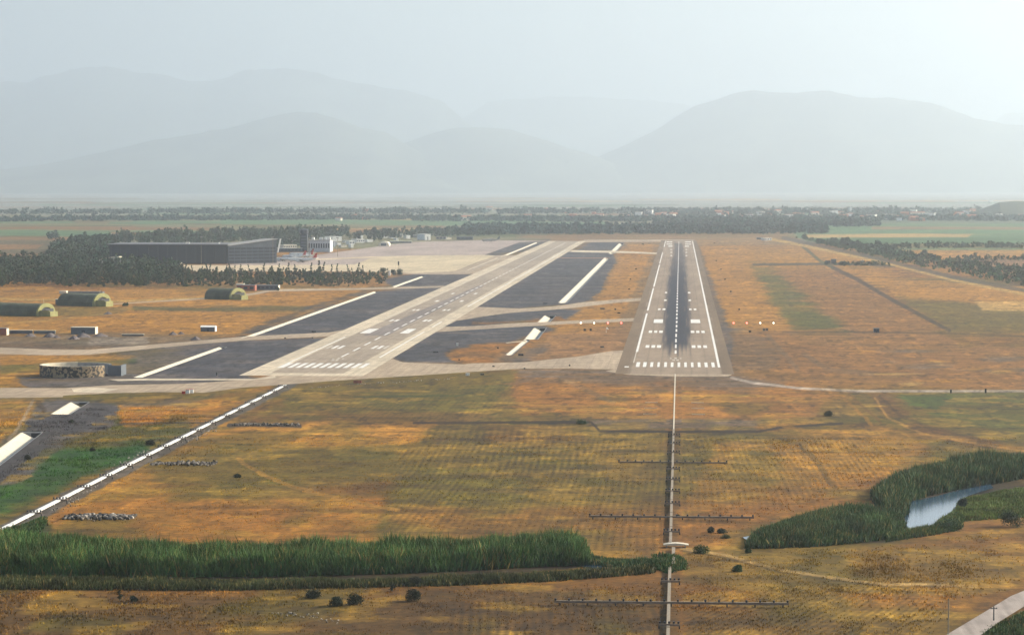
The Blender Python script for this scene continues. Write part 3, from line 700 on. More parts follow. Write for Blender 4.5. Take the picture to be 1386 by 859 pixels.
def z4(zx, zy): return G(780+zx/4.33, 260+zy/4.33)
for ya, yb, pr in ((315,320,((540,563),(636,660))),(335,338,((552,562),(640,650))),(351,355,((552,562),(640,650))),(370,374,((552,562),(640,650))),(290,294,((530,562),(638,672))),(303,307,((530,562),(638,672)))):
    for a, b in pr:
        marks('touchdown_bar', [(z4(a,ya)[0], z4(b,ya)[0], z4(600,yb)[1], z4(600,ya)[1])], ZM, rw1)
# worn remains of the runway figures
def worn(parent, xc, y0, s=1.0):
    m = MB()
    for dx, dy, w, h in ((-2.6,14,0.9,6),(2.6,14,0.9,6),(0,14,1.3,9),(-1.0,0,1.3,8),(1.0,0,1.3,8)): m.add([(xc+dx-w/2,y0+dy,ZM),(xc+dx+w/2,y0+dy,ZM),(xc+dx+w/2,y0+dy+h,ZM),(xc+dx-w/2,y0+dy+h,ZM)],[(0,1,2,3)])
    m.build('worn_figure', MPW, parent)
worn(rw1, -2.2, G(913,488)[1])
# left runway
def z7(zx, zy): return G(330+zx/3.96, 360+zy/3.96)
ya, yb = z7(400,545)[1], z7(400,520)[1]
for i in range(11):
    a = -198.6+i*3.95
    marks('threshold_bar', [(a, a+2.3, ya, yb)], ZM, rw2)
marks('edge_line', [(-199.6,-198.6, z7(200,545)[1], z7(530,380)[1])], ZM, rw2); marks('edge_line', [(-157.9,-156.9, z7(720,490)[1], z7(945,352)[1])], ZM, rw2)
marks('edge_line', [(-199.6,-198.8, 1750, 2950)], ZM, rw2, MPW); marks('edge_line', [(-157.9,-156.9, z7(1195,218)[1], 3600)], ZM, rw2)
marks('edge_line', [(-157.9,-156.9, z7(1000,328)[1], z7(1060,298)[1])], ZM, rw2)
def lside(ya, yb, prs, mat=MP):
    for a, b in prs:
        ym = (ya+yb)/2; x0 = z7(a, ym)[0]; x1 = z7(b, ym)[0]
        marks('touchdown_bar', [(x0, x1, z7(700, yb)[1], z7(700, ya)[1])], ZM, rw2, mat)
lside(427,443,[(480,497),(512,530),(693,710),(724,742)]); lside(427,443,[(450,464),(755,772)], MPW)
lside(336,360,[(646,700),(858,905)])
lside(286,296,[(786,800),(812,830),(965,982),(990,1005)])
lside(231,238,[(908,918),(928,942),(1070,1084),(1094,1106)])
lside(183,190,[(1030,1046),(1162,1178)]); lside(143,149,[(1116,1130),(1238,1252)])
dash = []; y = z7(510,487)[1]
while y < 4050: dash.append((LRX-0.6, LRX+0.6, y, y+30)); y += 50
for q in dash[:55]: marks('centre_dash', [q], ZM, rw2)
worn(rw2, LRX, z7(470,508)[1])
# worn dark wheel track down the middle of the left runway
wt = sheet('runway_wear', [z7(640,372),(z7(770,372)),(z7(1290,105)),(z7(1255,105))], Z0+0.036, P_DARKC, px=False)
# rusty joints across the big dark infield
for p in ([(740,352),(756,349.5),(830,349.5),(830,350.2)],):
    sheet('concrete_patch', [(755,348.9),(825,349.0),(825,349.6),(755,349.5)], 0.02, pave_mat('rusty_earth', (0.33,0.16,0.08), (50,50), 1.0))

# ------------------------------------------------------------------ lined drainage channels
chan_labels = ['long pale concrete channel beside the dark infield left of the runway start', 'longest pale concrete channel, running up past the shelters',
  'pale concrete channel ending by the mast and trees', 'short pale channel crossing the dark infield beside the apron', 'thin far pale channel near the end of the left runway',
  'wide pale concrete channel between the dark infield and main runway', 'short far pale channel just beyond the wide infield channel',
  'short pale channel basin just above the narrow service road', 'pale channel basin just below the narrow service road', 'narrow tail of the pale channel basin, running towards the camera',
  'pale concrete channel cut by the left picture edge', 'short pale concrete channel in the grey gravel left of the walkway']
M_BED_SHADE = plain('shaded_channel_bed', (0.20, 0.21, 0.19), 0.6, 0.1, 0.5)  # grey of the channel floor has its shade painted in
for (xc, y0, y1, w, x1_), lb in zip(CHANNELS, chan_labels):
    t = empty('drainage_channel', (xc, y0, 0), math.atan2(-(x1_-xc), y1-y0)); tag(t, lb, 'drainage channel', 'concrete drainage channels on the airfield')
    Lc = math.hypot(y1-y0, x1_-xc); h = w*0.5; lip = 0.35+y0/3200.0; dp = min(1.9, w*0.3); fl = 0.15*h; fr = 0.62*h
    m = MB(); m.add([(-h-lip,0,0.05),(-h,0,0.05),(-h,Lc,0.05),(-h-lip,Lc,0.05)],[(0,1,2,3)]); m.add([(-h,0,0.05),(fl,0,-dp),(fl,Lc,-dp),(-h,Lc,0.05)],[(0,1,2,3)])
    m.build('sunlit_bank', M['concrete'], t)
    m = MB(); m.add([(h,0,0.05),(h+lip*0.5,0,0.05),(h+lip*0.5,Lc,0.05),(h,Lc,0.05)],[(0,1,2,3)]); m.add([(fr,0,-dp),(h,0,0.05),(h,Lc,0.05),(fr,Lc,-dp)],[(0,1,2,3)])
    m.build('shaded_bank', M['concrete_grey'], t)  # greyer concrete than the sunlit bank, shade put into the colour
    m = MB(); m.add([(fl,0,-dp),(fr,0,-dp),(fr,Lc,-dp),(fl,Lc,-dp)],[(0,1,2,3)]); m.build('channel_bed', M_BED_SHADE, t)
    m = MB(); m.box(-h-lip*0.2, h+lip*0.2, Lc, Lc+0.8, -dp-0.2, 0.25); m.build('headwall', M['concrete_grey'], t)
    m = MB(); m.box(-h*0.1, h*0.85, Lc-0.4, Lc-0.02, -dp+0.02, -0.15); m.build('culvert_mouth', M['dark'], t)  # dark block stands in for the shade inside the culvert
sheet('concrete_patch', [(684,463.7),(712,460.6),(713,461.8),(686,464.3)], 0.05, P_LIGHT)

# ------------------------------------------------------------------ vegetation builders
def leaf_quads(rs, centers, radii, n, s, flat=0.8):
    """n small leaf faces spread through clumps; returns verts, faces, clump index per face"""
    k = rs.integers(0, len(centers), n); c = centers[k]; r = radii[k][:, None]
    d = rs.normal(size=(n, 3)); d /= np.linalg.norm(d, axis=1)[:, None]
    rad = rs.random(n)[:, None]**0.45
    p = c + d*r*rad*np.array([1, 1, flat])
    a = rs.normal(size=(n, 3)); a /= np.linalg.norm(a, axis=1)[:, None]
    b = np.cross(a, rs.normal(size=(n, 3))); b /= np.linalg.norm(b, axis=1)[:, None]
    sz = s*(0.6+0.8*rs.random(n))[:, None]
    vs = np.stack([p-a*sz, p-b*sz*0.6, p+a*sz, p+b*sz*0.6], 1).reshape(-1, 3)
    fs = np.arange(4*n).reshape(n, 4)
    return vs, fs, k
def crown_mesh(name, seed, shape, h, w, n, s, base, var=0.3, nclump=12, low=0.25):
    rs = np.random.default_rng(seed); cs = []; rd = []
    for i in range(nclump):
        t = rs.random()
        if shape == 'cone': z = low+(1-low)*t; rr_ = (1-t)*0.5+0.06; a = rs.random()*6.28; q = rs.random()**0.5*rr_*0.7; rc = max(0.08, rr_*0.55)
        elif shape == 'column': z = low+(1-low)*t; rr_ = 0.5*math.sin(math.pi*min(1, t*0.85+0.12))+0.05; a = rs.random()*6.28; q = rs.random()*rr_*0.5; rc = rr_*0.7
        elif shape == 'bush': z = 0.15+0.55*t; a = rs.random()*6.28; q = (1-t*0.6)*0.36*rs.random()**0.5; rc = 0.20+0.12*rs.random()
        else: z = low+0.12+(0.84-low)*t; rr_ = 0.5*math.sin(math.pi*(0.18+0.72*t)); a = rs.random()*6.28; q = rs.random()**0.5*rr_*0.8; rc = 0.17+0.1*rs.random()
        cs.append((math.cos(a)*q*w, math.sin(a)*q*w, z*h-rc*h*0.2)); rd.append(rc*w)
    v, f, k = leaf_quads(rs, np.array(cs), np.array(rd), n, s, 0.85 if shape != 'column' else 1.1)
    v[:, 2] = np.maximum(v[:, 2], 0.02)
    tone = 1+var*(rs.random(nclump)-0.5)*2; hue = rs.random(nclump)
    b = np.array(base)[None, :]*tone[k][:, None]*(1+np.stack([0.35*(hue[k]-0.5), 0*hue[k], -0.2*(hue[k]-0.5)], 1))
    b *= (0.8+0.4*rs.random(len(k)))[:, None]
    return v, f, np.repeat(b, 4, 0)
def trunk_mb(seed, h, r, top=0.6):
    q = random.Random(seed); m = MB(); m.cyl((0,0,-0.3), (q.uniform(-.1,.1)*h*.2, 0, h*top), r, r*0.5, 7)
    for i in range(5):
        a = q.random()*6.28; z = h*top*q.uniform(0.45, 0.95); l = h*q.uniform(0.14, 0.26)
        m.cyl((0, 0, z), (math.cos(a)*l, math.sin(a)*l, z+l*0.8), r*0.4, r*0.12, 5)
    return m
def make_tree(name, label, cat, shape, seed, h, w, n, s, base, group=None, tr=0.02, low=0.25, nclump=12):
    t = empty(name, (0, 0, 0)); tag(t, label, cat, group)
    v, f, c = crown_mesh('crown', seed, shape, h, w, n, s, base, low=low, nclump=nclump)
    link('crown', mesh_np('crown', v, f, M['plants'], c), t)
    trunk_mb(seed, h, max(0.08, h*tr)).build('trunk', M['bark'], t)
    return t
PINE = (0.040, 0.068, 0.038); LEAF = (0.060, 0.095, 0.035); OLV = (0.075, 0.085, 0.045); REEDC = (0.050, 0.105, 0.035)
def in_poly(poly, n, rs):
    P = np.array([G(*p) for p in poly]); x0, y0 = P.min(0); x1, y1 = P.max(0); out = []
    tot = 0
    while tot < n:
        x = rs.uniform(x0, x1, n*3); y = rs.uniform(y0, y1, n*3)
        k = poly_sdf(x, y, [tuple(p) for p in P]) > 0
        out.append(np.stack([x[k], y[k]], 1)); tot += k.sum()
        if tot == 0: n_ = 1
    return np.concatenate(out)[:n]
def woodland(name, label, cat, poly, n, h, w, base, seed, leaves=70, ls=0.9, shape='round'):
    """a wood that reads as one mass: stuff"""
    rs = np.random.default_rng(seed); pts = in_poly(poly, n, rs)
    protos = [crown_mesh('c', seed*10+i, shape if i % 3 else 'cone', 1.0, w/h, leaves, ls/h, base, 0.3, 9, 0.12) for i in range(6)]
    V_, F_, C_ = [], [], []; off = 0
    for i, (x, y) in enumerate(pts):
        v, f, c = protos[i % 6]; a = rs.random()*6.28; hh = h*(0.65+0.6*rs.random())
        if rs.random() < 0.06: hh *= 1.25
        R_ = np.array([[math.cos(a), -math.sin(a), 0], [math.sin(a), math.cos(a), 0], [0, 0, 1]])
        V_.append(v@R_.T*hh+np.array([x, y, 0])); F_.append(f+off); off += len(v); C_.append(c*(0.55+0.95*rs.random())*np.array([[0.8+0.6*rs.random(), 1.0, 0.9]]))
    o = link(name, mesh_np(name, np.concatenate(V_), np.concatenate(F_), M['plants'], np.concatenate(C_)))
    return tag(o, label, cat, kind='stuff')
def reeds(label, poly, n, h, w, base, seed, hpow=1.0, edge=8.0, name='reeds', cat='reeds', tipc=1.5):
    rs = np.random.default_rng(seed); pts = in_poly(poly, n, rs); x, y = pts[:, 0], pts[:, 1]
    P = [tuple(G(*p)) for p in poly]; e = poly_sdf(x, y, P)
    hh = h*(0.55+0.5*fbm(x/7, y/9, seed, 3)+0.25*rs.random(n))*(0.45+0.55*np.clip(e/edge, 0, 1))
    V_, F_, C_ = [], [], []; off = 0
    tone = (0.35+1.25*fbm(x/5, y/8, seed+1, 3))*(0.65+0.7*rs.random(n)); straw = (rs.random(n) < 0.05+0.10*(fbm(x/9, y/9, seed+2, 2) > 0.56))[:, None]
    hh = hh*np.where(rs.random(n) < 0.06, 1.22, 1.0)*(0.7+0.6*fbm(x/3.5, y/4, seed+4, 2))
    for k in range(3):
        a = rs.random(n)*6.283; ln = hh*(0.12+0.3*rs.random(n)); aw = rs.random(n)*6.283
        bx, by = x+rs.normal(0, .35, n), y+rs.normal(0, .35, n); ww = w*(0.6+0.8*rs.random(n)); z0 = hh*rs.random(n)*0.45
        hk = hh*(0.75+0.25*rs.random(n))
        v = np.stack([np.stack([bx-np.cos(aw)*ww*.5, by-np.sin(aw)*ww*.5, z0*(k > 0)-0.1], 1), np.stack([bx+np.cos(aw)*ww*.5, by+np.sin(aw)*ww*.5, z0*(k > 0)-0.1], 1),
                      np.stack([bx+np.cos(a)*ln, by+np.sin(a)*ln, hk], 1)], 1).reshape(-1, 3)
        c = np.array(base)[None, :]*tone[:, None]*(1+np.stack([0.5*(rs.random(n)-0.4), np.zeros(n), np.zeros(n)], 1))
        c = np.where(straw, np.array([[0.19, 0.145, 0.055]])*tone[:, None], c)
        cc = np.stack([c*0.9, c*0.9, c*np.array([tipc, tipc*0.95, 1.0])], 1).reshape(-1, 3)
        V_.append(v); C_.append(cc); F_.append(np.arange(3*n).reshape(n, 3)+off); off += 3*n
    o = link(name, mesh_np(name, np.concatenate(V_), np.concatenate(F_), M['plants'], np.concatenate(C_)))
    return tag(o, label, cat, kind='stuff')

# ------------------------------------------------------------------ reed belts and water
sheet('water', [(795,762),(812,764),(818,768),(806,771),(790,768)], 0.30, M['water'])
sheet('water', [(1222,722),(1226,690),(1232,680),(1260,674),(1300,664),(1340,656),(1345,661),(1310,672),(1296,680),(1292,690),(1268,714),(1262,722)], 0.30, M['water'])
sheet('water', [(1005,728),(1040,722),(1060,726),(1015,735)], 0.30, M['water'])
reeds('dense tall green reed belt filling the near ditch from the left edge', [(-260,738),(0,748),(200,757),(400,757),(520,752),(640,748),(740,745),(792,752),(798,766),(740,766),(600,774),(400,780),(200,781),(0,778),(-260,775)], 38000, 5.4, 0.42, REEDC, 5, edge=2.5)
reeds('lower dense reeds thinning out towards the central walkway', [(-260,727),(20,727),(80,736),(250,748),(420,752),(600,746),(700,738),(735,735),(790,735),(800,756),(640,757),(400,766),(100,765),(-260,757)], 14000, 4.0, 0.38, REEDC, 6, edge=4)
reeds('short scrubby reeds along the near bank of the dark ditch', [(-260,782),(0,784),(300,788),(500,787),(700,780),(800,773),(885,770),(885,776),(760,786),(600,793),(300,799),(0,797),(-260,794)], 10000, 1.8, 0.30, (0.045,0.058,0.022), 7, edge=1.5, name='scrub', cat='scrub')
reeds('low reeds on the far bank near the concrete footbridge', [(770,752),(800,756),(860,762),(905,760),(905,766),(840,769),(780,764)], 1800, 1.8, 0.35, (0.035,0.07,0.03), 8, edge=1.5)
reeds('low green reeds around the gap in the central walkway', [(885,752),(925,755),(930,770),(905,776),(880,768)], 700, 1.6, 0.3, (0.04,0.09,0.03), 9, edge=2)
reeds('wide green reed bed left of the small pond', [(1010,742),(1020,726),(1060,712),(1105,698),(1150,694),(1190,694),(1222,702),(1226,722),(1200,730),(1120,738),(1050,742)], 11000, 3.8, 0.42, (0.046,0.085,0.034), 10, edge=5)
reeds('tall dark reed belt curving behind the small pond', [(1195,703),(1180,672),(1195,660),(1230,648),(1290,635),(1330,629),(1400,628),(1520,625),(1520,640),(1386,648),(1310,660),(1258,670),(1228,682),(1226,700)], 17000, 5.4, 0.42, (0.045,0.082,0.036), 11, edge=3)
reeds('light green reed field on the right bank of the pond', [(1290,694),(1300,676),(1345,667),(1400,659),(1520,654),(1520,690),(1386,700),(1320,704),(1300,706)], 12000, 1.3, 0.40, (0.105,0.150,0.035), 12, edge=2, tipc=1.3)
reeds('narrow green reed fringe on the near side of the pond', [(1222,722),(1262,716),(1290,694),(1305,700),(1300,716),(1262,724),(1200,733)], 2600, 2.0, 0.38, (0.060,0.10,0.036), 13, edge=1.5)
reeds('dark green ground scrub in the corner below the gravel road', [(1318,870),(1340,848),(1386,828),(1460,812),(1460,890),(1318,890)], 3000, 1.1, 0.30, (0.05,0.09,0.03), 14, edge=2, name='scrub', cat='scrub')
reeds('green scrub beside the left end of the diagonal walkway', [(20,716),(60,700),(62,712),(45,727),(-40,732),(-40,722)], 1500, 1.5, 0.35, (0.04,0.085,0.03), 15, edge=2, name='scrub', cat='scrub')
def grass(label, poly, n, h, seed, name='grass', gain=1.0):
    """tufts in the colour of the ground below, lightened against their own shade"""
    rs = np.random.default_rng(seed); pts = in_poly(poly, n*2, rs); x, y = pts[:, 0], pts[:, 1]
    keep = rs.random(len(x)) < np.clip((fbm(x/6, y/9, seed, 3)-0.34)*2.0, 0.04, 0.8)
    P = [tuple(G(*p)) for p in poly]; e = poly_sdf(x, y, P); keep &= rs.random(len(x)) < np.clip(e/14, 0.0, 1)
    for cx_, y0, y1, w, x1_ in CHANNELS: keep &= ~((np.abs(x-(cx_+(x1_-cx_)*(y-y0)/(y1-y0))) < w) & (y > y0-3) & (y < y1+3))
    keep &= np.abs(x+2.2) > 1.2; keep &= np.abs(x+177.3) > 3.5
    x, y = x[keep], y[keep]; n = len(x); c0 = gcol(x, y)*(1.35+0.9*rs.random(n))[:, None]*gain  # colour raised to offset the shade on blades facing the camera
    V_, C_ = [], []
    for k in range(2):
        hk = 0.75*h*(0.3+1.0*rs.random(n)**2); a = rs.random(n)*6.283; bx, by = x+rs.normal(0, .15, n), y+rs.normal(0, .15, n); w2 = 0.08+0.10*rs.random(n)
        V_.append(np.stack([np.stack([bx-np.cos(a)*w2, by-np.sin(a)*w2, np.full(n, -0.12)], 1), np.stack([bx+np.cos(a)*w2, by+np.sin(a)*w2, np.full(n, -0.12)], 1), np.stack([bx+rs.normal(0, .12, n), by+rs.normal(0, .12, n), hk+0.12], 1)], 1).reshape(-1, 3))
        C_.append(np.repeat(c0, 3, 0))
    o = link(name, mesh_np(name, np.concatenate(V_), np.arange(len(V_)*3*n).reshape(-1, 3), M['plants'], np.concatenate(C_)))
    return tag(o, label, 'grass', kind='stuff')
grass('dry brown tufted grass of the nearest strip of field', [(-100,790),(900,785),(1300,790),(1285,880),(-100,880)], 24000, 0.4, 21, gain=1.2)
grass('sparse dry stubble across the middle fields', [(60,590),(905,585),(905,760),(60,752)], 26000, 0.36, 22, gain=1.15)
grass('green and olive grass left of the diagonal walkway', [(-60,560),(240,545),(300,565),(200,612),(100,660),(10,700),(-60,720)], 26000, 0.6, 23, gain=1.1)
grass('dry stubble right of the central walkway', [(912,590),(1386,590),(1386,640),(1200,650),(1060,705),(1000,745),(912,745)], 17000, 0.36, 24, gain=1.15)
grass('dry tufts and weeds below the pond', [(912,810),(912,750),(1240,735),(1386,708),(1400,800),(1300,812)], 12000, 0.42, 25, gain=1.2)

# individual bushes and small trees near the camera
bush_protos = {}
def bush(px, py, hpx, wpx, label, shape='bush', base=(0.030,0.038,0.020), cat='bush', name='bush', n=1500, seed=None):
    x, y = G(px, py); s = y/FPX; h, w = hpx*s, wpx*s
    t = make_tree(name, label, cat, shape, seed or int(px*7+py), h, w, n, 0.16 if h > 1 else 0.09, base, None, 0.02, 0.05, 10)
    t.location = (x, y, 0); return t
bush(424, 808, 14, 30, 'rounded dark bush, leftmost of the row below the reed belt')
bush(454, 820, 15, 26, 'dark bush touching its right-hand neighbour, left one of the pair')
bush(481, 818, 18, 30, 'dark bush touching its left-hand neighbour, right one of the pair')
bush(560, 813, 20, 26, 'tallest dark bush standing alone right of the touching pair')
bush(563, 792, 12, 28, 'dark bush pressed against the near edge of the reed belt')
bush(589, 790, 7, 16, 'tiny dark bush right of the bush at the reed edge')
bush(531, 800, 10, 11, 'thin leaning sapling between the bush pair and the lone bush', 'round', cat='small tree', name='sapling', n=260)
bush(162, 812, 15, 9, 'spindly sapling in the foreground left of a low dark bush', 'round', cat='small tree', name='sapling', n=260)
bush(182, 813, 8, 14, 'low dark bush just right of the spindly sapling at left')
bush(323, 646, 6, 14, 'single dark bush alone in the left middle field')
bush(962, 720, 7, 14, 'dark green bush right of the central walkway, left of two')
bush(976, 721, 7, 16, 'dark green bush beside another, nearer the pond reeds')
bush(983, 728, 5, 16, 'low green bush below the pair near the pond reeds', base=(0.04,0.07,0.025))
bush(998, 773, 11, 15, 'green bush alone on the slope right of the walkway', base=(0.045,0.08,0.025))
bush(1012, 748, 7, 12, 'green bush at the left tip of the pond reed bed', base=(0.04,0.07,0.025))
bush(948, 748, 8, 34, 'low wide green bush beside the footbridge', base=(0.045,0.075,0.025))
bush(1368, 712, 26, 42, 'big dark rounded bush near the right edge beyond the pond', base=(0.028,0.045,0.022), n=2600)
bush(1303, 688, 20, 18, 'dark bush at the corner of the pond water', base=(0.028,0.045,0.022))
bush(1285, 718, 18, 38, 'leafy green bush on the near shore of the pond', base=(0.045,0.085,0.03))
bush(918, 700, 4, 10, 'tiny green bush touching the central walkway')
bush(38, 622, 9, 12, 'dark green bush at the top of the bright grass')
bush(125, 610, 5, 10, 'small dark bush within the bright green grass')
bush(203, 602, 8, 16, 'dark green bush at the right end of the bright grass')
bush(97, 572, 5, 10, 'small dark bush on the grey gravel strip')
bush(1121, 563, 6, 20, 'dark low bush in the dry field right of the runway end', base=(0.05,0.05,0.03))
bush(787, 573, 4, 18, 'green bush at the end of the field ditch', base=(0.04,0.07,0.02))

# ------------------------------------------------------------------ the two approach-light walkways
def walkway(x, y0, y1, wid, h, label, mat, seg=30.0):
    t = empty('light_walkway', (x, y0, 0)); tag(t, label, 'light walkway', 'raised walkways of the approach lights')
    m = MB(); y = 0.0; L_ = y1-y0
    while y < L_-0.5:
        e = min(y+seg-0.7, L_); m.box(-wid/2, wid/2, y, e, h-0.35, h); y += seg
    m.each('deck', mat, t)
    y = 0.0; m = MB()
    while y < L_:
        m.box(-wid*0.42, wid*0.42, y+0.3, y+0.8, -0.3, h-0.35); y += 15
    m.each('support', M['concrete_grey'], t)
    return t
walkway(-2.2, 470, G(906.5,770)[1], 0.7, 0.75, 'pale raised walkway nearest the camera, below the footbridge', M['steel'])
walkway(-1.4, G(914,764)[1]-3, G(914,744)[1], 0.8, 0.8, 'short offset walkway piece across the reedy gap', M['steel'])
walkway(-2.2, G(909,737)[1], G(912,583)[1], 0.7, 0.8, 'long pale walkway running from the footbridge to the field edge', M['steel'])
walkway(-2.2, G(912,581)[1], 1250, 0.5, 0.12, 'thin pale cable strip from the field edge to the main runway', M['concrete'], 60)
walkway(-177.3, 560, 1162, 1.35, 0.9, 'bright white raised walkway crossing the left field diagonally', M['white'])
x0, y0 = G(898, 738); x1, y1 = G(932, 742)
m = MB(); m.box(-0.9, 0.9, 0, 0, 0, 0) if False else None
t = empty('footbridge', ((x0+x1)/2, (y0+y1)/2, 0)); tag(t, 'pale concrete footbridge lying across the central walkway', 'footbridge')
w_ = (x1-x0)/2; m = MB(); m.prism([(-w_,0.75),(-w_*0.6,1.0),(0,1.15),(w_*0.6,1.0),(w_,0.75),(w_,0.55),(-w_,0.55)], -1.2, 1.2, 'y'); m.build('deck', M['concrete'], t)
m = MB(); m.box(-w_*.8,-w_*.7,-1,1,-0.3,0.55); m.box(w_*.7,w_*.8,-1,1,-0.3,0.55); m.each('support', M['concrete_grey'], t)
def light_bar(x, y, half, n, label, group, z=0.8, lamp=True, mat=None):
    t = empty('light_bar', (x, y, 0)); tag(t, label, 'light bar', group)
    m = MB(); m.box(-half, half, -0.2, 0.2, z-0.25 if z > 0.1 else z, z+0.2); m.build('beam', mat or M['wood'], t)
    if half > 10: m = MB(); m.box(-half, half, -0.24, 0.24, z+0.203, z+0.26); m.build('lit_top', M['steel'], t)  # paler strip on the dark beam paints its sunlit top
    m = MB()
    k = max(2, int(half/3)+1)
    for i in range(k): a = -half*0.95+i*(half*1.9)/(k-1); m.box(a-0.15, a+0.15, -0.15, 0.15, -0.3, z-0.252 if z > 0.1 else z-0.01)
    m.each('support', M['dark'], t)
    if lamp:
        m = MB()
        for i in range(n): a = -half+0.3+i*(2*half-0.6)/max(1, n-1); m.cyl((a, -0.1, z+0.3), (a, -0.16, z+0.75), 0.22, 0.26, 6)
        m.each('lamp', M['dark'], t)
    return t
gl = 'long light bars across the central walkway'
light_bar(-1.7, 560.4, 25.3, 18, 'long dark crossbar nearest the camera, widest of the three', gl)
light_bar(-2.2, 706.0, 22.4, 16, 'long dark crossbar in the middle, just above the footbridge', gl)
light_bar(-2.2, 848, 17.8, 14, 'farthest long crossbar, thin and dark on the olive field', gl, 0.5)
gs = 'short light bars on the central walkway'
cb = [(532,'lowest in the picture'),(591,'just above the nearest long crossbar'),(676,'just below the middle long crossbar'),(736,'first above the middle long crossbar'),(766,'second above the middle long crossbar'),
      (796,'third above the middle long crossbar'),(826,'just below the farthest long crossbar'),(877,'just above the farthest long crossbar'),(907,'second above the farthest long crossbar'),(937,'last before the field edge')]
for y, d in cb: light_bar(-2.0, y, 2.2, 5, 'short light bar on the pale walkway, '+d, gs)
for k, (zy, d) in enumerate(((155,'farthest'),(182,'middle'),(210,'nearest'))):
    y = G(913, 500+zy/3.465)[1]
    for sx, s_ in ((-1,'left'),(1,'right')): light_bar(-2.2+sx*9.6, y, 2.6, 5, '%s flush pale light bar %s of the cable strip' % (d, s_), 'flush light bars before the runway', 0.02, False, M['concrete'])
gd = 'short light bars on the diagonal white walkway'
for k in range(16):
    y = 1153-30.0*k
    ordn = ['first','second','third','fourth','fifth','sixth','seventh','eighth','ninth','tenth','eleventh','twelfth','thirteenth','fourteenth','fifteenth','sixteenth'][k]
    light_bar(-176.9, y, 2.1, 5, '%s short dark light bar on the white walkway, counted from the runway' % ordn, gd, 0.85)

# ------------------------------------------------------------------ rubble
def rubble(px0, px1, py, n, hpx, label, seed, white=False, name='rubble', gap=0):
    q = np.random.default_rng(seed); V_, F_ = [], []; off = 0
    xa, ya = G(px0, py); xb, yb = G(px1, py if not isinstance(py, tuple) else py)
    cube = np.array([(-1,-1,-1),(1,-1,-1),(1,1,-1),(-1,1,-1),(-1,-1,1),(1,-1,1),(1,1,1),(-1,1,1)], float)
    fc = np.array([(0,3,2,1),(4,5,6,7),(0,1,5,4),(1,2,6,5),(2,3,7,6),(3,0,4,7)])
    for i in range(n):
        t = q.random(); s = (0.10+0.30*q.random()**2)*hpx/6
        v = cube*(0.6+0.5*q.random((8, 3)))*s; a = q.random()*6.28
        v = v@np.array([[math.cos(a),-math.sin(a),0],[math.sin(a),math.cos(a),0.2],[0,-0.2,1]])
        V_.append(v+np.array([xa+(xb-xa)*t, ya+(yb-ya)*t+q.normal()*2.2, 0.1+s*0.5+q.random()*0.35*hpx/6*math.sin(math.pi*t)])); F_.append(fc+off); off += 8
    c = np.repeat(np.array([[0.34,0.30,0.25]])*(0.12+1.1*q.random((n,1))**2.2), 8, 0)
    o = link(name, mesh_np(name, np.concatenate(V_), np.concatenate(F_), M['plants'], c)); return tag(o, label, 'rubble', kind='stuff')
rubble(88, 180, 701, 620, 8, 'loose grey rubble heap in the left field near the walkway', 1)
rubble(205, 292, 628, 520, 6, 'long low rubble line right of the diagonal walkway', 2)
rubble(315, 405, 575, 420, 5, 'grey stone line right of where a pipe meets the walkway', 3)
def rub_line(pts, n, hpx, label, seed):
    q = np.random.default_rng(seed); V_, F_ = [], []; off = 0
    cube = np.array([(-1,-1,-1),(1,-1,-1),(1,1,-1),(-1,1,-1),(-1,-1,1),(1,-1,1),(1,1,1),(-1,1,1)], float)
    fc = np.array([(0,3,2,1),(4,5,6,7),(0,1,5,4),(1,2,6,5),(2,3,7,6),(3,0,4,7)])
    for i in range(n):
        k = q.integers(0, len(pts)-1); t = q.random(); a0, a1 = pts[k], pts[k+1]; x, y = G(a0[0]+(a1[0]-a0[0])*t, a0[1]+(a1[1]-a0[1])*t)
        s = (0.08+0.22*q.random()**2)*hpx/5; v = cube*(0.6+0.5*q.random((8, 3)))*s; V_.append(v+np.array([x+q.normal()*1.2, y+q.normal()*1.5, s*0.5])); F_.append(fc+off); off += 8
    c = np.repeat(np.array([[0.40,0.36,0.30]])*(0.25+0.8*q.random((n,1))), 8, 0)
    o = link('rubble', mesh_np('rubble', np.concatenate(V_), np.concatenate(F_), M['plants'], c)); return tag(o, label, 'rubble', kind='stuff')
rub_line([(75,693),(108,672),(150,640),(185,615),(225,603),(262,595),(290,579)], 260, 5, 'scattered pale stones along the diagonal walkway', 4)
rub_line([(425,525),(480,520),(530,518),(570,515),(610,513)], 90, 5, 'sparse pale stones along the lower edge of the taxiway', 5)
rub_line([(380,830),(420,833),(450,842)], 60, 4, 'small pale stones in the dark foreground soil', 6)

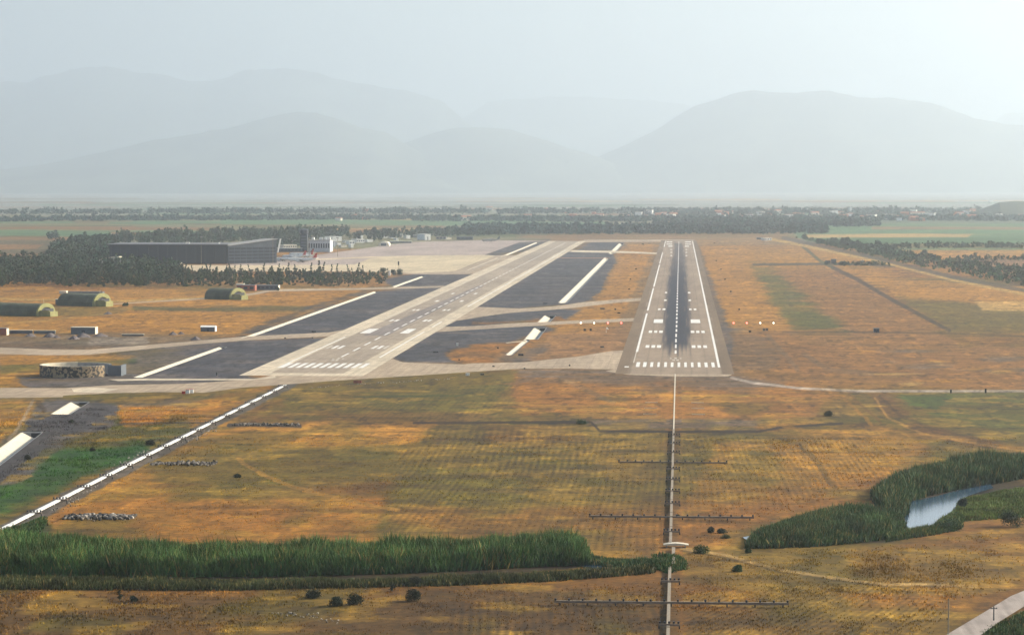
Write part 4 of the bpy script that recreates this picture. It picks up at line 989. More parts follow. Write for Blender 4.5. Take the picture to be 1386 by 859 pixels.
# ------------------------------------------------------------------ aircraft shelters, blast pen, sheds
def shelter(px0, px1, py, hpx, label, rz=-0.42, canopy=True, camo=False, Ldef=None):
    xa, ya = G(px0, py); s = ya/FPX; Lg = (px1-px0)*s/math.cos(rz)*0.95; Hh = hpx*s; Wd = Hh*1.15
    xb, yb = G(px1, py)
    t = empty('aircraft_shelter', (xb, yb, 0), rz); tag(t, label, 'aircraft shelter', 'hardened aircraft shelters beside the wood')
    def arch(w, h, n=14): return [(w*math.cos(math.pi*i/n)*1.0, h*math.sin(math.pi*i/n)**0.8) for i in range(n+1)]
    outer = arch(Wd, Hh); 
    m = MB(); P = [(p, q) for p, q in outer]
    # vault shell with ribs
    segs = 12
    for k in range(segs):
        m.prism([(p*(1+0.012*(k % 2)), q*(1+0.012*(k % 2))) for p, q in outer], -Lg+Lg*k/segs, -Lg+Lg*(k+1)/segs-0.05, 'x')
    m.build('vault', M['olive_dark'], t)
    inner = arch(Wd*0.72, Hh*0.74)
    m = MB(); o2 = arch(Wd*1.05, Hh*1.05)
    n = len(o2)
    vs = [(0, p, q) for p, q in o2]+[(0, p, q) for p, q in inner]+[(1.3, p, q) for p, q in o2]+[(1.3, p, q) for p, q in inner]
    fs = [(i, i+1, n+i+1, n+i) for i in range(n-1)]+[(2*n+i, 3*n+i, 3*n+i+1, 2*n+i+1) for i in range(n-1)]
    fs += [(i, 2*n+i, 2*n+i+1, i+1) for i in range(n-1)]+[(n+i, n+i+1, 3*n+i+1, 3*n+i) for i in range(n-1)]
    m.add(vs, fs); m.build('portal', M['olive'], t)
    m = MB(); m.prism(inner, 0.1, 0.35, 'x'); d = m.build('door', M['dark'], t)
    if canopy:
        m = MB(); m.prism([(-Wd*0.8,0),(-Wd*0.75,Hh*0.45),(-Wd*0.5,Hh*0.62),(Wd*0.3,Hh*0.62),(Wd*0.35,0)], 4.0, 5.0, 'x'); m.build('blast_wall', M['dark'], t)  # dark material paints this sunward wall as a shaded opening
        m = MB(); m.box(1.3, 9.5, -Wd*0.80, -Wd*0.74, 0, Hh*0.5); m.box(9.5, 10.6, -Wd*0.8, Wd*0.05, 0, Hh*0.42); m.each('wing_wall', M['olive'], t)
    m = MB(); m.cyl((-1, 0, Hh), (-1, 0, Hh+3.2), 0.12, n=5); m.build('mast', M['concrete'], t)
    return t
shelter(79, 137, 414, 17, 'olive vaulted shelter with bright front, middle of the left three')
shelter(-40, 61, 427.5, 17, 'large olive vaulted shelter cut by the left edge')
shelter(281, 321, 405, 15, 'small dark vaulted shelter far from the other two', -0.5, True)

def blast_pen():
    xc, yl = G(93, 511); s = yl/FPX; rad = 50*s; Hh = 15.5*s; cy = yl+2
    t = empty('blast_pen', (xc, cy+rad*0.75, 0)); tag(t, 'round roofless blast pen with blotchy camouflage stone outside', 'blast pen')
    rx, ry = rad, rad*0.95; th = 1.2; n = 60
    def ring(a0, a1, name, mo, mi, h):
        k = int(n*(a1-a0)/(2*math.pi)); m = MB()
        A = [a0+(a1-a0)*i/k for i in range(k+1)]
        O = [(rx*math.cos(a), ry*math.sin(a)) for a in A]; I = [((rx-th)*math.cos(a), (ry-th)*math.sin(a)) for a in A]
        for i in range(k):
            m.m = 0; m.add([(*O[i],0),(*O[i+1],0),(*O[i+1],h),(*O[i],h)],[(0,1,2,3)])
            m.m = 1; m.add([(*I[i],0),(*I[i],h),(*I[i+1],h),(*I[i+1],0)],[(0,1,2,3)]); m.add([(*O[i],h),(*O[i+1],h),(*I[i+1],h),(*I[i],h)],[(0,1,2,3)])
        m.m = 1
        for i in (0, k): m.add([(*O[i],0),(*I[i],0),(*I[i],h),(*O[i],h)],[(0,1,2,3)])
        m.build(name, [mo, mi], t)
    ring(R(100), R(335), 'ring_wall', M['camo'], M['concrete'], Hh); ring(R(20), R(99.5), 'rear_wall', M['concrete_grey'], M['concrete_grey'], Hh*0.97)
    m = MB(); m.prism([(rx*math.cos(R(335)), ry*math.sin(R(335))),(rx*math.cos(R(335))+1.3, ry*math.sin(R(335))+0.3),(rx+5.5,ry*0.25),(rx+4.4,ry*0.25)], 0, 0.01, 'z') if False else None
    m = MB(); m.box(rx*0.94, rx*0.94+6.2, -2.5, -1.5, 0, Hh*0.93); m.box(rx*0.94+5.2, rx*0.94+6.2, -1.5, 9, 0, Hh*0.93); m.each('gate_wall', M['slate'], t)
blast_pen()

def block(name, px0, px1, ytop, ybase, depth, wall, roof, label, cat='building', rz=0.0, over=0.3, win=0, gable=0.0, group=None, side=None, door=False, z0=0.0):
    xa, ya = G(px0, ybase); s = ya/FPX; w = (px1-px0)*s; h = (ybase-ytop)*s
    if rz == 0.0 and ya > 2800 and wall in (M['white'], M['cream']): rz = 0.6
    t = empty(name, (xa, ya, z0), rz); tag(t, label, cat, group)
    m = MB(); hw = h if not gable else h*(1-gable)
    m.box(0, w, 0, depth, 0, hw)
    m.build('wall', wall, t)
    if side:
        m = MB(); m.box(w+0.02, w+0.22, 0.0, depth, 0, hw); m.build('end_wall', side, t)  # paler end material on dark-walled sheds paints their sunlit end
    m = MB()
    if gable: m.prism([(-over,hw),(depth/2,h),(depth+over,hw)], -over, w+over, 'x')
    else: m.box(-over, w+over, -over, depth+over, hw+0.01, hw+max(0.25, h*0.06))
    m.build('roof', roof, t)
    for i in range(win):
        a = w*(i+0.2)/win; b = w*(i+0.8)/win
        m = MB(); m.box(a, b, -0.06, -0.005, hw*0.35, hw*0.75); m.build('window', M['glass'], t)
    if door:
        m = MB(); m.box(w*0.45, w*0.58, -0.06, -0.005, 0, hw*0.6); m.build('door', M['dark'], t)
    return t
block('storage_shed', 96, 129.5, 443, 452, 7, M['slate'], M['concrete'], 'dark box shed with pale flat roof behind the gravel heaps', 'shed', side=M['cream'], door=True)
block('storage_shed', -25, 9.5, 444.5, 453.5, 6, M['brick'], M['slate'], 'dark red shed with pale end wall at the left edge', 'shed', side=M['concrete'])
block('utility_hut', 271.5, 291, 440.5, 448.5, 6, M['slate'], M['white'], 'small white gabled hut alone in the golden grass', 'hut', gable=0.25, side=M['white'], door=True)
block('low_wall', 11, 44, 447, 451.5, 2.0, M['slate'], M['concrete'], 'long low pale-topped wall right of the red shed, left half', 'wall')
block('low_wall', 46, 75, 447.5, 451.5, 2.0, M['slate'], M['concrete'], 'long low pale-topped wall right of the red shed, right half', 'wall')
block('barracks', 320, 345, 386, 393.5, 10, M['brick'], M['roof'], 'low reddish building behind the small dark shelter', side=M['brick'], win=3)
block('barracks', 347, 377, 386, 392.5, 9, M['slate'], M['roof'], 'long low bluish building with pale end wall by the saplings', side=M['cream'], win=5)
block('roof_tank_house', 320, 330, 384, 387, 5, M['cream'], M['cream'], 'tiny bright cream block above the low reddish building')
block('roof_tank_house', 80, 90, 394, 397.5, 5, M['cream'], M['cream'], 'tiny bright cream block behind the middle shelter')
block('storage_shed', 92, 140, 395, 399, 8, M['slate'], M['roof'], 'low dark shed roof just behind the middle shelter', 'shed')
block('annex_block', 75, 92, 405, 412, 6, M['slate'], M['concrete'], 'pale-roofed annex between the two big shelters', 'building')
block('low_wall', 165, 195, 452.5, 454.5, 1.2, M['slate'], M['concrete'], 'thin low pale slab stack right of the dark box shed', 'wall')
def mound(px, py, wpx, hpx, label, seed):
    x, y = G(px, py); s = y/FPX; w, h = wpx*s/2, hpx*s; q = np.random.default_rng(seed); n, k = 20, 6; vs = []; 
    for j in range(k+1):
        for i in range(n):
            r = w*(1-j/k)*(0.85+0.3*q.random()); a = 2*math.pi*i/n; vs.append((r*math.cos(a), r*math.sin(a), h*(j/k)*(0.9+0.15*q.random())-0.1))
    m = MB(); m.add(vs, [(j*n+i, j*n+(i+1)%n, (j+1)*n+(i+1)%n, (j+1)*n+i) for j in range(k) for i in range(n)])
    o = m.build('soil_heap', M['soil'], None, (x, y, 0)); tag(o, label, 'soil heap', 'soil and gravel heaps by the sheds')
mound(41, 455, 18, 5, 'small grey soil heap, leftmost, in front of the low wall', 1)
mound(68, 456, 22, 7, 'brownish soil heap in front of the low wall, right half', 2)
mound(77, 457, 12, 4, 'low dark soil heap touching the brownish heap', 3)
mound(100, 459, 18, 6, 'dark soil heap below the box shed, left of a pale one', 4)
mound(113, 456, 22, 7, 'pale grey gravel heap in front of the box shed', 5)
mound(136, 455, 22, 5, 'flat grey soil heap right of the box shed', 6)
mound(234, 453, 14, 5, 'dark soil heap left of the white gabled hut', 7)
mound(245, 452, 10, 4, 'smaller dark soil heap near the white gabled hut', 8)
mound(265, 460, 16, 6, 'grey soil heap below the white gabled hut', 9)
mound(146, 425, 14, 4, 'brown earth heap in front of the middle shelter', 10)
def sign(px, py, wpx, hpx, label, mat='dark', cat='marker box', grp='dark marker boxes on the airfield', leg=True, name='marker_box', panel=None):
    x, y = G(px, py); s = y/FPX; w, h = wpx*s, max(0.5, hpx*s)
    t = empty(name, (x, y, 0)); tag(t, label, cat, grp)
    m = MB(); m.box(-w/2, w/2, -0.35, 0.35, h*0.25, h); m.build('housing', M[mat], t)
    m = MB()
    for k in (-1, 1): m.box(k*w*0.35-0.1, k*w*0.35+0.1, -0.15, 0.15, -0.1, h*0.25)
    m.each('stand', M['steel'], t)
    m = MB(); m.box(-w/2-0.15, w/2+0.15, -0.45, 0.45, h, h+0.12); m.build('cap', M[panel or mat], t)
    return t
sl = [(738,411.5,5.5,1.6,'on the big dark infield by the curved taxiway'),(815.5,418.6,6,1.7,'wide, just under the upper taxiway'),(837.7,424.4,4,1.7,'small, right of the wide one under the upper taxiway'),
 (832.7,420,1.8,2.4,'tiny upright, between taxiway and main runway'),(851.6,392,3,1.2,'beside the main runway above the taxiway'),(815,470.5,5,2,'alone below the windsock'),
 (705,482,7,3,'beside the tail of the channel basin'),(652.6,507.8,5,2,'on the grass edge left of the runway end'),(674,472,2,2,'tiny, left of the channel tail in the infield'),
 (771,495.5,1.8,1.8,'tiny, on the taxiway'),(710,499.6,2,1.6,'tiny reddish, on the taxiway edge'),(425,450,6,2,'on the left dark infield above the crossing taxiway'),(423,458,2,1.6,'tiny, on the infield below the crossing taxiway'),
 (386,458.4,2.4,1.6,'at the left end of the crossing taxiway'),(590,477.4,7,1.8,'wide, in the dark infield with the orange patch'),(621.6,487.6,2,1.4,'tiny, at the lower edge of the infield'),
 (668,496.4,3,1.4,'low, beside the lower taxiway edge'),(989,395.6,2.2,1.8,'right of the main runway, upper of two'),(1000.6,419.8,2,2,'right of the main runway, lower of two'),
 (1015,450,3,2.4,'left of the paired cabinets'),(870,330.8,3,0.9,'near the far end, left of the main runway'),(967,329.6,2.6,0.9,'near the far end, right of the main runway'),(969.4,353.4,2,1.2,'fourth from the far end, right side'),
 (975.8,365,2,1.2,'fifth from the far end, right side'),(981.4,378.8,2.2,1.4,'sixth from the far end, right side'),(860.8,364.6,2,1.2,'far left verge of the main runway, upper'),(853.4,378.6,2.2,1.2,'far left verge of the main runway, lower'),
 (582,567+0,0.1,0.1,'')]
for px, py, w, h, d in sl[:-1]: sign(px, py, w, h, 'small dark box '+d)
sign(791.5, 448.5, 3.4, 3.4, 'black cabinet left of a twin, below the runway lights', cat='cabinet', grp='equipment cabinets', name='equipment_cabinet')
sign(799.5, 448.5, 3.0, 3.6, 'black cabinet right of its twin, below the runway lights', cat='cabinet', grp='equipment cabinets', name='equipment_cabinet')
sign(1034, 448, 3.4, 3.2, 'black cabinet left of its twin, right of the main runway', cat='cabinet', grp='equipment cabinets', name='equipment_cabinet')
sign(1038, 448, 3.0, 3.6, 'black cabinet right of its twin, right of the main runway', cat='cabinet', grp='equipment cabinets', name='equipment_cabinet')
sign(484, 519.5, 11, 4.5, 'red-brown equipment box with dark top on the taxiway verge', 'brick', 'equipment box', None, name='equipment_box')
sign(633, 509, 5, 4, 'white equipment box on the verge by the small dark box', 'white', 'equipment box', None, name='equipment_box')
sign(254, 534, 5, 7, 'white board with red trim, left of two', 'white', 'marker board', 'red and white marker boards', name='marker_board', panel='red')
sign(259.5, 533.4, 4.5, 7, 'white board with red trim, right of two', 'white', 'marker board', 'red and white marker boards', name='marker_board', panel='red')
sign(248.5, 534, 4.5, 4.5, 'orange-red board left of the two white boards', 'red', 'marker board', 'red and white marker boards', name='marker_board')
sign(619, 469, 2, 4.5, 'small white marker post in the dark infield', 'white', 'marker post', None, name='marker_post')
sign(1287, 532.5, 2.2, 5, 'dark post beside the gravel road, left of two', 'dark', 'marker post', 'dark posts by the thin road', name='marker_post')
sign(1334, 533, 2.2, 7, 'taller dark post beside the gravel road, right of two', 'dark', 'marker post', 'dark posts by the thin road', name='marker_post')
sign(293.5, 509, 1.6, 5, 'dark upright post at the foot of the dark infield', 'dark', 'marker post', None, name='marker_post')
block('radio_hut', 1182.5, 1190, 444.5, 450, 3, M['slate'], M['roof'], 'small grey radio hut alone in the dry field on the right', 'hut', win=2, door=True)
# four approach-slope lamps on each side
def slope_lamp(px, py, col, label):
    x, y = G(px, py+0.8); t = empty('runway_lamp', (x, y, 0)); tag(t, label, 'runway lamp', 'approach-slope lamps beside the main runway')
    m = MB(); m.box(-0.5, 0.5, -0.2, 0.9, 0.35, 0.75); m.build('housing', M['concrete_grey'], t)
    m = MB(); m.cyl((-0.3,0,-0.1),(-0.3,0,0.35),0.05,n=5); m.cyl((0.3,0,-0.1),(0.3,0,0.35),0.05,n=5); m.each('leg', M['steel'], t)
    m = MB(); m.cyl((0,-0.32,0.58),(0,-0.2,0.58),0.36,n=12); m.build('lens', M[col], t)
for px, c, d in ((786.2,'lamp_white','white lamp farthest left of the row of four by the windsock'),(804.2,'lamp_white','white lamp second in the left-hand row of four'),(822.7,'lamp_red','red lamp third in the left-hand row of four'),(841,'lamp_red','red lamp nearest the main runway on its left'),
                 (992.9,'lamp_red','red lamp nearest the main runway on its right'),(1010.7,'lamp_red','red lamp second in the right-hand row of four'),(1029,'lamp_white','white lamp third in the right-hand row of four'),(1047,'lamp_white','white lamp farthest right in the right-hand row')):
    slope_lamp(px, 437.3, c, d)
# windsock
x, y = G(820.5, 450); t = empty('windsock', (x, y, 0)); tag(t, 'pale drooping windsock on a short mast left of the main runway', 'windsock')
m = MB(); m.cyl((0,0,0),(0,0,3.0),0.1,0.08,8); m.build('mast', M['white'], t)
m = MB(); m.cyl((0,0,2.9),(1.3,0,2.1),0.5,0.25,10); m.build('sock', M['white'], t)
# utility poles by the gravel road
def pole(px, py, hpx, label, mat, arm=True):
    x, y = G(px, py); s = y/FPX; h = hpx*s; t = empty('utility_pole', (x, y, 0)); tag(t, label, 'utility pole', 'poles beside the gravel road')
    m = MB(); m.cyl((0,0,-0.3),(0,0,h),0.16,0.11,8); m.build('post', mat, t)
    if arm: m = MB(); m.box(-0.7,0.7,-0.06,0.06,h-0.5,h-0.35); m.cyl((-0.6,0,h-0.35),(-0.6,0,h-0.15),0.05,n=5); m.cyl((0.6,0,h-0.35),(0.6,0,h-0.15),0.05,n=5); m.build('crossarm', M['dark'], t)
pole(1345, 841, 21, 'dark utility pole standing on the gravel road edge', M['dark'])
pole(1283.5, 859, 50, 'thin pale utility pole left of the gravel road', M['steel'], False)
pole(305, 836, 0.1, 'x', M['dark']) if False else None

# ------------------------------------------------------------------ terminal, tower, apron buildings
def terminal():
    y0 = 2950.0; xa, xb = -652.0, -516.5
    t = empty('terminal_building', (xa, y0, 0)); tag(t, 'large dark glazed terminal with flat grey roof behind the wood', 'terminal')
    W = xb-xa; H = 21.5; D = 70
    m = MB(); m.box(0, W, 0, D, 0, H); m.build('wall', M['glass'], t)
    m = MB(); m.box(-3, W+2, -3.5, D+4, H+0.02, H+1.0); m.build('roof', M['roof'], t)
    for i in range(12):
        m = MB(); a = 3+i*(W-6)/12; m.box(a, a+(W-6)/12-1.2, -0.25, -0.01, 2, H-2); w = m.build('window', M['glass'], t)
    m = MB()
    for i in range(13): a = 2.2+i*(W-4.5)/12; m.cyl((a,-2.6,0),(a,-2.6,H),0.35,n=8)
    m.each('column', M['dark'], t)
    for a in (W*0.62, W*0.64, W*0.9):
        m = MB(); m.box(a, a+1.6, 20, 23, H+1.0, H+2.6); m.build('roof_unit', M['white'], t)
terminal()
def wing():
    t = empty('terminal_wing', (-515.5, 2952, 0), 0.62); tag(t, 'lighter glazed wing with rising roof and white slanted end', 'terminal wing')
    m = MB(); m.add([(0,0,0),(62,0,0),(62,30,0),(0,30,0),(0,0,20),(62,0,27),(62,30,27),(0,30,20)],[(0,3,2,1),(4,5,6,7),(0,1,5,4),(1,2,6,5),(2,3,7,6),(3,0,4,7)]); m.build('wall', M['slate'], t)
    m = MB(); m.add([(-1,-1.5,20.05),(63,-1.5,27.2),(63,31,27.2),(-1,31,20.05),(-1,-1.5,20.7),(63,-1.5,27.9),(63,31,27.9),(-1,31,20.7)],[(0,3,2,1),(4,5,6,7),(0,1,5,4),(1,2,6,5),(2,3,7,6),(3,0,4,7)]); m.build('roof', M['concrete_grey'], t)
    for j in range(5):
        m = MB()
        for i in range(8): m.box(1+i*7.5, 7.8+i*7.5, -0.2, -0.02, 1+j*3.7, 3.6+j*3.7)
        m.each('window', M['glass'], t)
    m = MB(); m.prism([(0,11),(1.2,11),(5.0,27.5),(3.6,27.5)], 62.1, 64, 'x') if False else None
    m = MB(); m.add([(62.2,-1.5,12),(62.2,0.5,12),(66,0.5,27.8),(66,-1.5,27.8),(63.4,-1.5,12),(63.4,0.5,12),(67.4,0.5,27.8),(67.4,-1.5,27.8)],[(0,3,2,1),(4,5,6,7),(0,4,7,3),(1,2,6,5),(0,1,5,4),(3,7,6,2)]); m.build('slanted_fin', M['white'], t)
wing()
def tower():
    x, y = G(411, 340.5); t = empty('control_tower', (x, y, 0)); tag(t, 'dark control tower with wider glazed cab above the apron', 'control tower')
    m = MB(); m.box(-4.6, 4.6, 0, 9, 0, 23.5); m.build('shaft', M['glass'], t)
    m = MB(); m.lathe([(4.6,23.5),(6.2,25.2),(6.2,28.8),(5.4,29.4)], 8, (0, 4.5)); m.build('cab', M['glass'], t)
    m = MB(); m.lathe([(6.6,29.42),(6.6,30.2),(1.0,30.6)], 8, (0, 4.5)); m.build('roof', M['slate'], t)
    m = MB(); m.cyl((0,4.5,30.6),(0,4.5,34),0.12,n=5); m.build('aerial', M['steel'], t)
    for z in range(3, 22, 4):
        m = MB(); m.box(-3.6, 3.6, -0.1, -0.01, z, z+2.4); m.build('window', M['slate'], t)
tower()
W_, CR, SL, CG, RF = M['white'], M['cream'], M['slate'], M['concrete_grey'], M['roof']
block('apron_office', 417, 447, 325.5, 341, 30, M['pale_cladding'], CG, 'bluish multi-storey office block right of the control tower', win=9)
for a, b, d in ((421,424,'leftmost'),(431,435,'second from left'),(437,440,'third from left'),(442,446,'rightmost')):
    x, y = G(a, 341); z = (341-325.5)*y/FPX+0.95
    m = MB(); m.box(0, (b-a)*y/FPX, 0, 6, 0, 3.2); o = m.build('roof_hut', W_, None, (x, y+8, z)); tag(o, 'white rooftop hut on the office block by the tower, '+c, 'rooftop hut', 'white rooftop huts')
block('cargo_hall', 450, 464, 320.5, 326.5, 25, W_, W_, 'bright white slab-shaped hall right of the office block', rz=0.6)
block('cargo_hall', 428, 452, 327, 334, 20, SL, RF, 'grey hall partly behind the office block', win=4)
block('apron_office', 384, 404, 331.5, 336.5, 14, CR, CR, 'long cream wall building left of the control tower', win=6)
block('apron_office', 397, 405, 325, 330, 12, CR, W_, 'small cream upper building just left of the control tower', win=2)
block('apron_office', 378, 396, 331.5, 334, 12, SL, RF, 'low grey shed roof left of the control tower')
block('apron_office', 389, 398, 328, 331, 12, CR, RF, 'pinkish low roof block behind the long cream wall')
block('boarding_pier', 361, 409, 336, 341, 10, SL, W_, 'long white-topped boarding pier between terminal and tower', win=10)
block('service_hall', 473, 481, 326, 331, 12, W_, W_, 'small white hall left of the stepped white building', win=2)
x, y = G(478, 330)
block('stepped_building', 482, 495, 324, 328.5, 16, W_, W_, 'stepped white building with roof huts right of the white slab hall', win=4)
block('roof_hut', 484, 487, 320, 324, 5, W_, W_, 'white hut above the stepped building, left one', 'rooftop hut', group='white rooftop huts'); block('roof_hut', 489, 492, 318.5, 324, 5, W_, RF, 'tallest white hut above the stepped building', 'rooftop hut', group='white rooftop huts')
block('service_hall', 475, 479, 331, 335, 8, W_, W_, 'tiny white kiosk below the stepped building', 'kiosk')
block('service_hall', 514, 526, 318.6, 322, 12, W_, RF, 'small white hall left of the tall white stack building', gable=0.3)
block('service_tower', 543, 545.4, 316.4, 321.8, 5, W_, W_, 'slim white tower-like building above the apron', 'building')
block('service_hall', 550, 556, 318.6, 323.2, 10, W_, W_, 'small square white building right of the slim white one', side=W_)
block('service_hall', 559, 569, 318.2, 321.8, 10, CG, W_, 'pale grey hall with white front left of the big white hangar', side=W_)
block('white_hangar', 575, 584, 317.2, 325.0, 26, W_, W_, 'big white box hangar at the far side of the apron', 'hangar', side=W_, door=True)
block('service_hall', 590, 604, 320.5, 324.2, 10, CG, RF, 'low grey hall right of the big white hangar', win=3)
block('service_hall', 618, 640, 320.5, 324.6, 12, SL, RF, 'long low bluish hall at the far right of the apron', win=4)
block('service_hall', 624, 640, 312.2, 314, 12, CR, CR, 'thin pale long roof in the trees beyond the apron')
block('service_shed', 527, 557, 326.8, 328.8, 8, SL, W_, 'long low white-roofed shed on the grey apron', 'shed')
for a, b, yt, yb, nm in ((456,462,328.5,331.5,'low white store between the slab hall and the stepped building'),(467,472,325.5,328.5,'small white store just left of the stepped building'),
        (497,506,324.6,327.6,'long low white store right of the stepped building'),(503,508,320.5,323,'small cream house in trees right of the stepped building'),(529,535,320,322.6,'cream store left of the slim white tower-like building'),
        (536,540,322.5,325,'tiny white store below the slim white tower-like building'),(605,612,321.5,324,'tiny pale store right of the low grey hall'),(462,470,332,334.6,'pale vehicle shed at the edge of the apron below the slab hall')):
    block('service_store', a, b, yt, yb, 9, W_ if 'white' in nm else CR, W_, nm, 'building')
def arched(px0, px1, ytop, yb, label):
    xa, ya = G(px0, yb); s = ya/FPX; w = (px1-px0)*s; h = (yb-ytop)*s; t = empty('arched_hangar', (xa, ya, 0)); tag(t, label, 'hangar')
    m = MB(); m.prism([(0,0),(0,h*.5),(w*.15,h*.8),(w*.4,h),(w*.6,h),(w*.85,h*.85),(w,h*.5),(w,0)], 0, 24, 'y'); m.build('wall', M['cream'], t)
    m = MB(); m.box(w*.25, w*.75, -0.1, -0.01, 0, h*.55); m.build('door', SL, t)
arched(512, 526.5, 326.8, 332.8, 'rounded cream hangar at the left of the grey apron')
for i, (a, b, yt, yb, nm) in enumerate(((149,151,316,318,'leftmost'),(201.5,204,317.4,320,'left one of a close pair'),(205.5,208,317.4,320,'right one of a close pair'),(227,229,315.6,318,'fourth from left'),(231.5,234,314.8,318,'rightmost'))):
    block('farm_house', a, b, yt, yb, 9, W_, M['tile'], 'tiny white farmhouse in fields beyond the wood, '+nm, 'house', group='white farmhouses beyond the wood')
# curved pale ramps near the terminal
def ramp(pts, wd, z, label):
    t = None; m = MB(); P = [G(px, py, z_) for (px, py), z_ in zip(pts, z)]
    for (a, za), (b, zb) in zip(zip(P[:-1], z[:-1]), zip(P[1:], z[1:])):
        m.add([(a[0],a[1],za),(b[0],b[1],zb),(b[0],b[1]+wd,zb),(a[0],a[1]+wd,za),(a[0],a[1],za-1.4),(b[0],b[1],zb-1.4),(b[0],b[1]+wd,zb-1.4),(a[0],a[1]+wd,za-1.4)],[(0,1,2,3),(0,4,5,1),(1,5,6,2),(3,2,6,7),(0,3,7,4),(4,7,6,5)])
    o = m.build('road_ramp', M['concrete'], None); tag(o, label, 'road ramp')
    m = MB()
    for (a, za) in zip(P, z): m.box(a[0]-0.6, a[0]+0.6, a[1]+wd*.4, a[1]+wd*.6, 0, za-1.4)
    m.each('pier', M['concrete_grey'], o)
ramp([(129,353.5),(136,350.5),(144,348.5),(152,347.3),(161,347)], 14, [7,9,11,12,12.5], 'pale curved access ramp rising out of the wood left of the terminal')
ramp([(222,361),(228,358.6),(236,356.4),(245,355.4)], 8, [2,4,6,7], 'pale curved access ramp at the left corner of the apron')
# aircraft
def airliner(label, px, py, rz, Lg=37.0, tail='red', eng=True, high=False, body='white'):
    x, y = G(px, py); t = empty('airliner', (x, y, 0), rz); tag(t, label, 'aircraft', 'parked aircraft')
    R0 = Lg*0.053; zc = R0*1.6
    m = MB(); pr = [(-0.5,0.02),(-0.49,0.35),(-0.46,0.7),(-0.41,0.95),(-0.34,1.0),(0.2,1.0),(0.34,0.75),(0.46,0.3),(0.5,0.08)]; n = 14; vs = []
    for a, r in pr:
        up = 0.0 if a < 0.2 else (a-0.2)*R0*2.2
        vs += [(a*Lg, R0*r*math.cos(2*math.pi*i/n), zc+up+R0*r*math.sin(2*math.pi*i/n)) for i in range(n)]
    m.add(vs, [(k*n+i, (k+1)*n+i, (k+1)*n+(i+1)%n, k*n+(i+1)%n) for k in range(len(pr)-1) for i in range(n)]); m.build('fuselage', M[body], t, smooth=True)
    wz = zc+(R0*0.9 if high else -R0*0.5)
    for s in (-1, 1):
        m = MB(); m.add([(-0.10*Lg,s*R0*.6,wz),(0.10*Lg,s*R0*.6,wz),(0.17*Lg,s*Lg*.46,wz+1.4),(0.12*Lg,s*Lg*.46,wz+1.4),(-0.10*Lg,s*R0*.6,wz+.5),(0.10*Lg,s*R0*.6,wz+.5),(0.17*Lg,s*Lg*.46,wz+1.55),(0.12*Lg,s*Lg*.46,wz+1.55)],[(0,3,2,1),(4,5,6,7),(0,1,5,4),(1,2,6,5),(2,3,7,6),(3,0,4,7)]); m.build('wing', M['concrete_grey'] if body == 'white' else M[body], t)
        m = MB(); zz = zc+R0*0.9; m.add([(.38*Lg,s*R0*.3,zz),(.48*Lg,s*R0*.3,zz),(.5*Lg,s*Lg*.17,zz+.4),(.46*Lg,s*Lg*.17,zz+.4),(.38*Lg,s*R0*.3,zz+.25),(.48*Lg,s*R0*.3,zz+.25),(.5*Lg,s*Lg*.17,zz+.5),(.46*Lg,s*Lg*.17,zz+.5)],[(0,3,2,1),(4,5,6,7),(0,1,5,4),(1,2,6,5),(2,3,7,6),(3,0,4,7)]); m.build('tailplane', M[body], t)
        if eng: m = MB(); m.cyl((-.12*Lg,s*Lg*.15,wz-.9),(-.01*Lg,s*Lg*.15,wz-.9),R0*.48,R0*.36,10); m.build('engine', M[body], t)
    m = MB(); m.add([(.34*Lg,-.2,zc+R0*.8),(.48*Lg,-.2,zc+R0*.9),(.52*Lg,-.1,zc+R0+Lg*.15),(.46*Lg,-.1,zc+R0+Lg*.15),(.34*Lg,.2,zc+R0*.8),(.48*Lg,.2,zc+R0*.9),(.52*Lg,.1,zc+R0+Lg*.15),(.46*Lg,.1,zc+R0+Lg*.15)],[(0,1,2,3),(4,7,6,5),(0,4,5,1),(1,5,6,2),(2,6,7,3),(3,7,4,0)]); m.build('tail_fin', M[tail], t)
    m = MB()
    for a, b in ((-.38,0),(.03,-2.4),(.03,2.4)): m.cyl((a*Lg,b,zc-R0*.5),(a*Lg,b,.5),.16,n=5); m.cyl((a*Lg,b-.25,.55),(a*Lg,b+.25,.55),.55,n=10)
    m.build('landing_gear', M['dark'], t)
    m = MB(); m.box(-.40*Lg,.28*Lg,-R0*1.005,R0*1.005,zc+R0*.25,zc+R0*.42) if False else None
airliner('white airliner with red tail, nearest on the apron', 409, 355, -0.25)
airliner('white airliner with pale tail, leftmost in the parked cluster', 383, 353.5, -0.35, 34, 'white')
airliner('white airliner with red tail, second row of the parked cluster', 398, 350.5, -0.5, 36)
airliner('white airliner, rearmost of the parked cluster below the tower', 408, 347.2, -0.4, 36, 'brick')
airliner('white airliner with red tail, rightmost of the parked cluster', 414, 349.3, -0.9, 34)
airliner('small airliner with red and white tail against the dark terminal', 276, 353, 2.2, 30, 'red')
airliner('grey high-wing transport aircraft at the far apron edge', 664, 327, 0.2, 29, 'slate', True, True, 'concrete_grey')
def lamp_mast(px, py, ytop, label):
    x, y = G(px, py); h = (py-ytop)*y/FPX; t = empty('apron_mast', (x, y, 0)); tag(t, label, 'light mast', 'tall apron light masts')
    m = MB(); m.cyl((0,0,0),(0,0,h),0.32,0.18,8); m.build('pole', M['steel'], t); m = MB(); m.box(-1.6,1.6,-.3,.3,h,h+.9); m.build('lamp_head', M['concrete_grey'], t)
lamp_mast(272.5, 357, 321, 'tall thin light mast in front of the dark terminal'); lamp_mast(369.5, 356, 321, 'tall thin light mast left of the parked aircraft'); lamp_mast(418.5, 350, 322, 'thin light mast in front of the office block'); lamp_mast(457, 347, 322, 'thin light mast right of the office block')
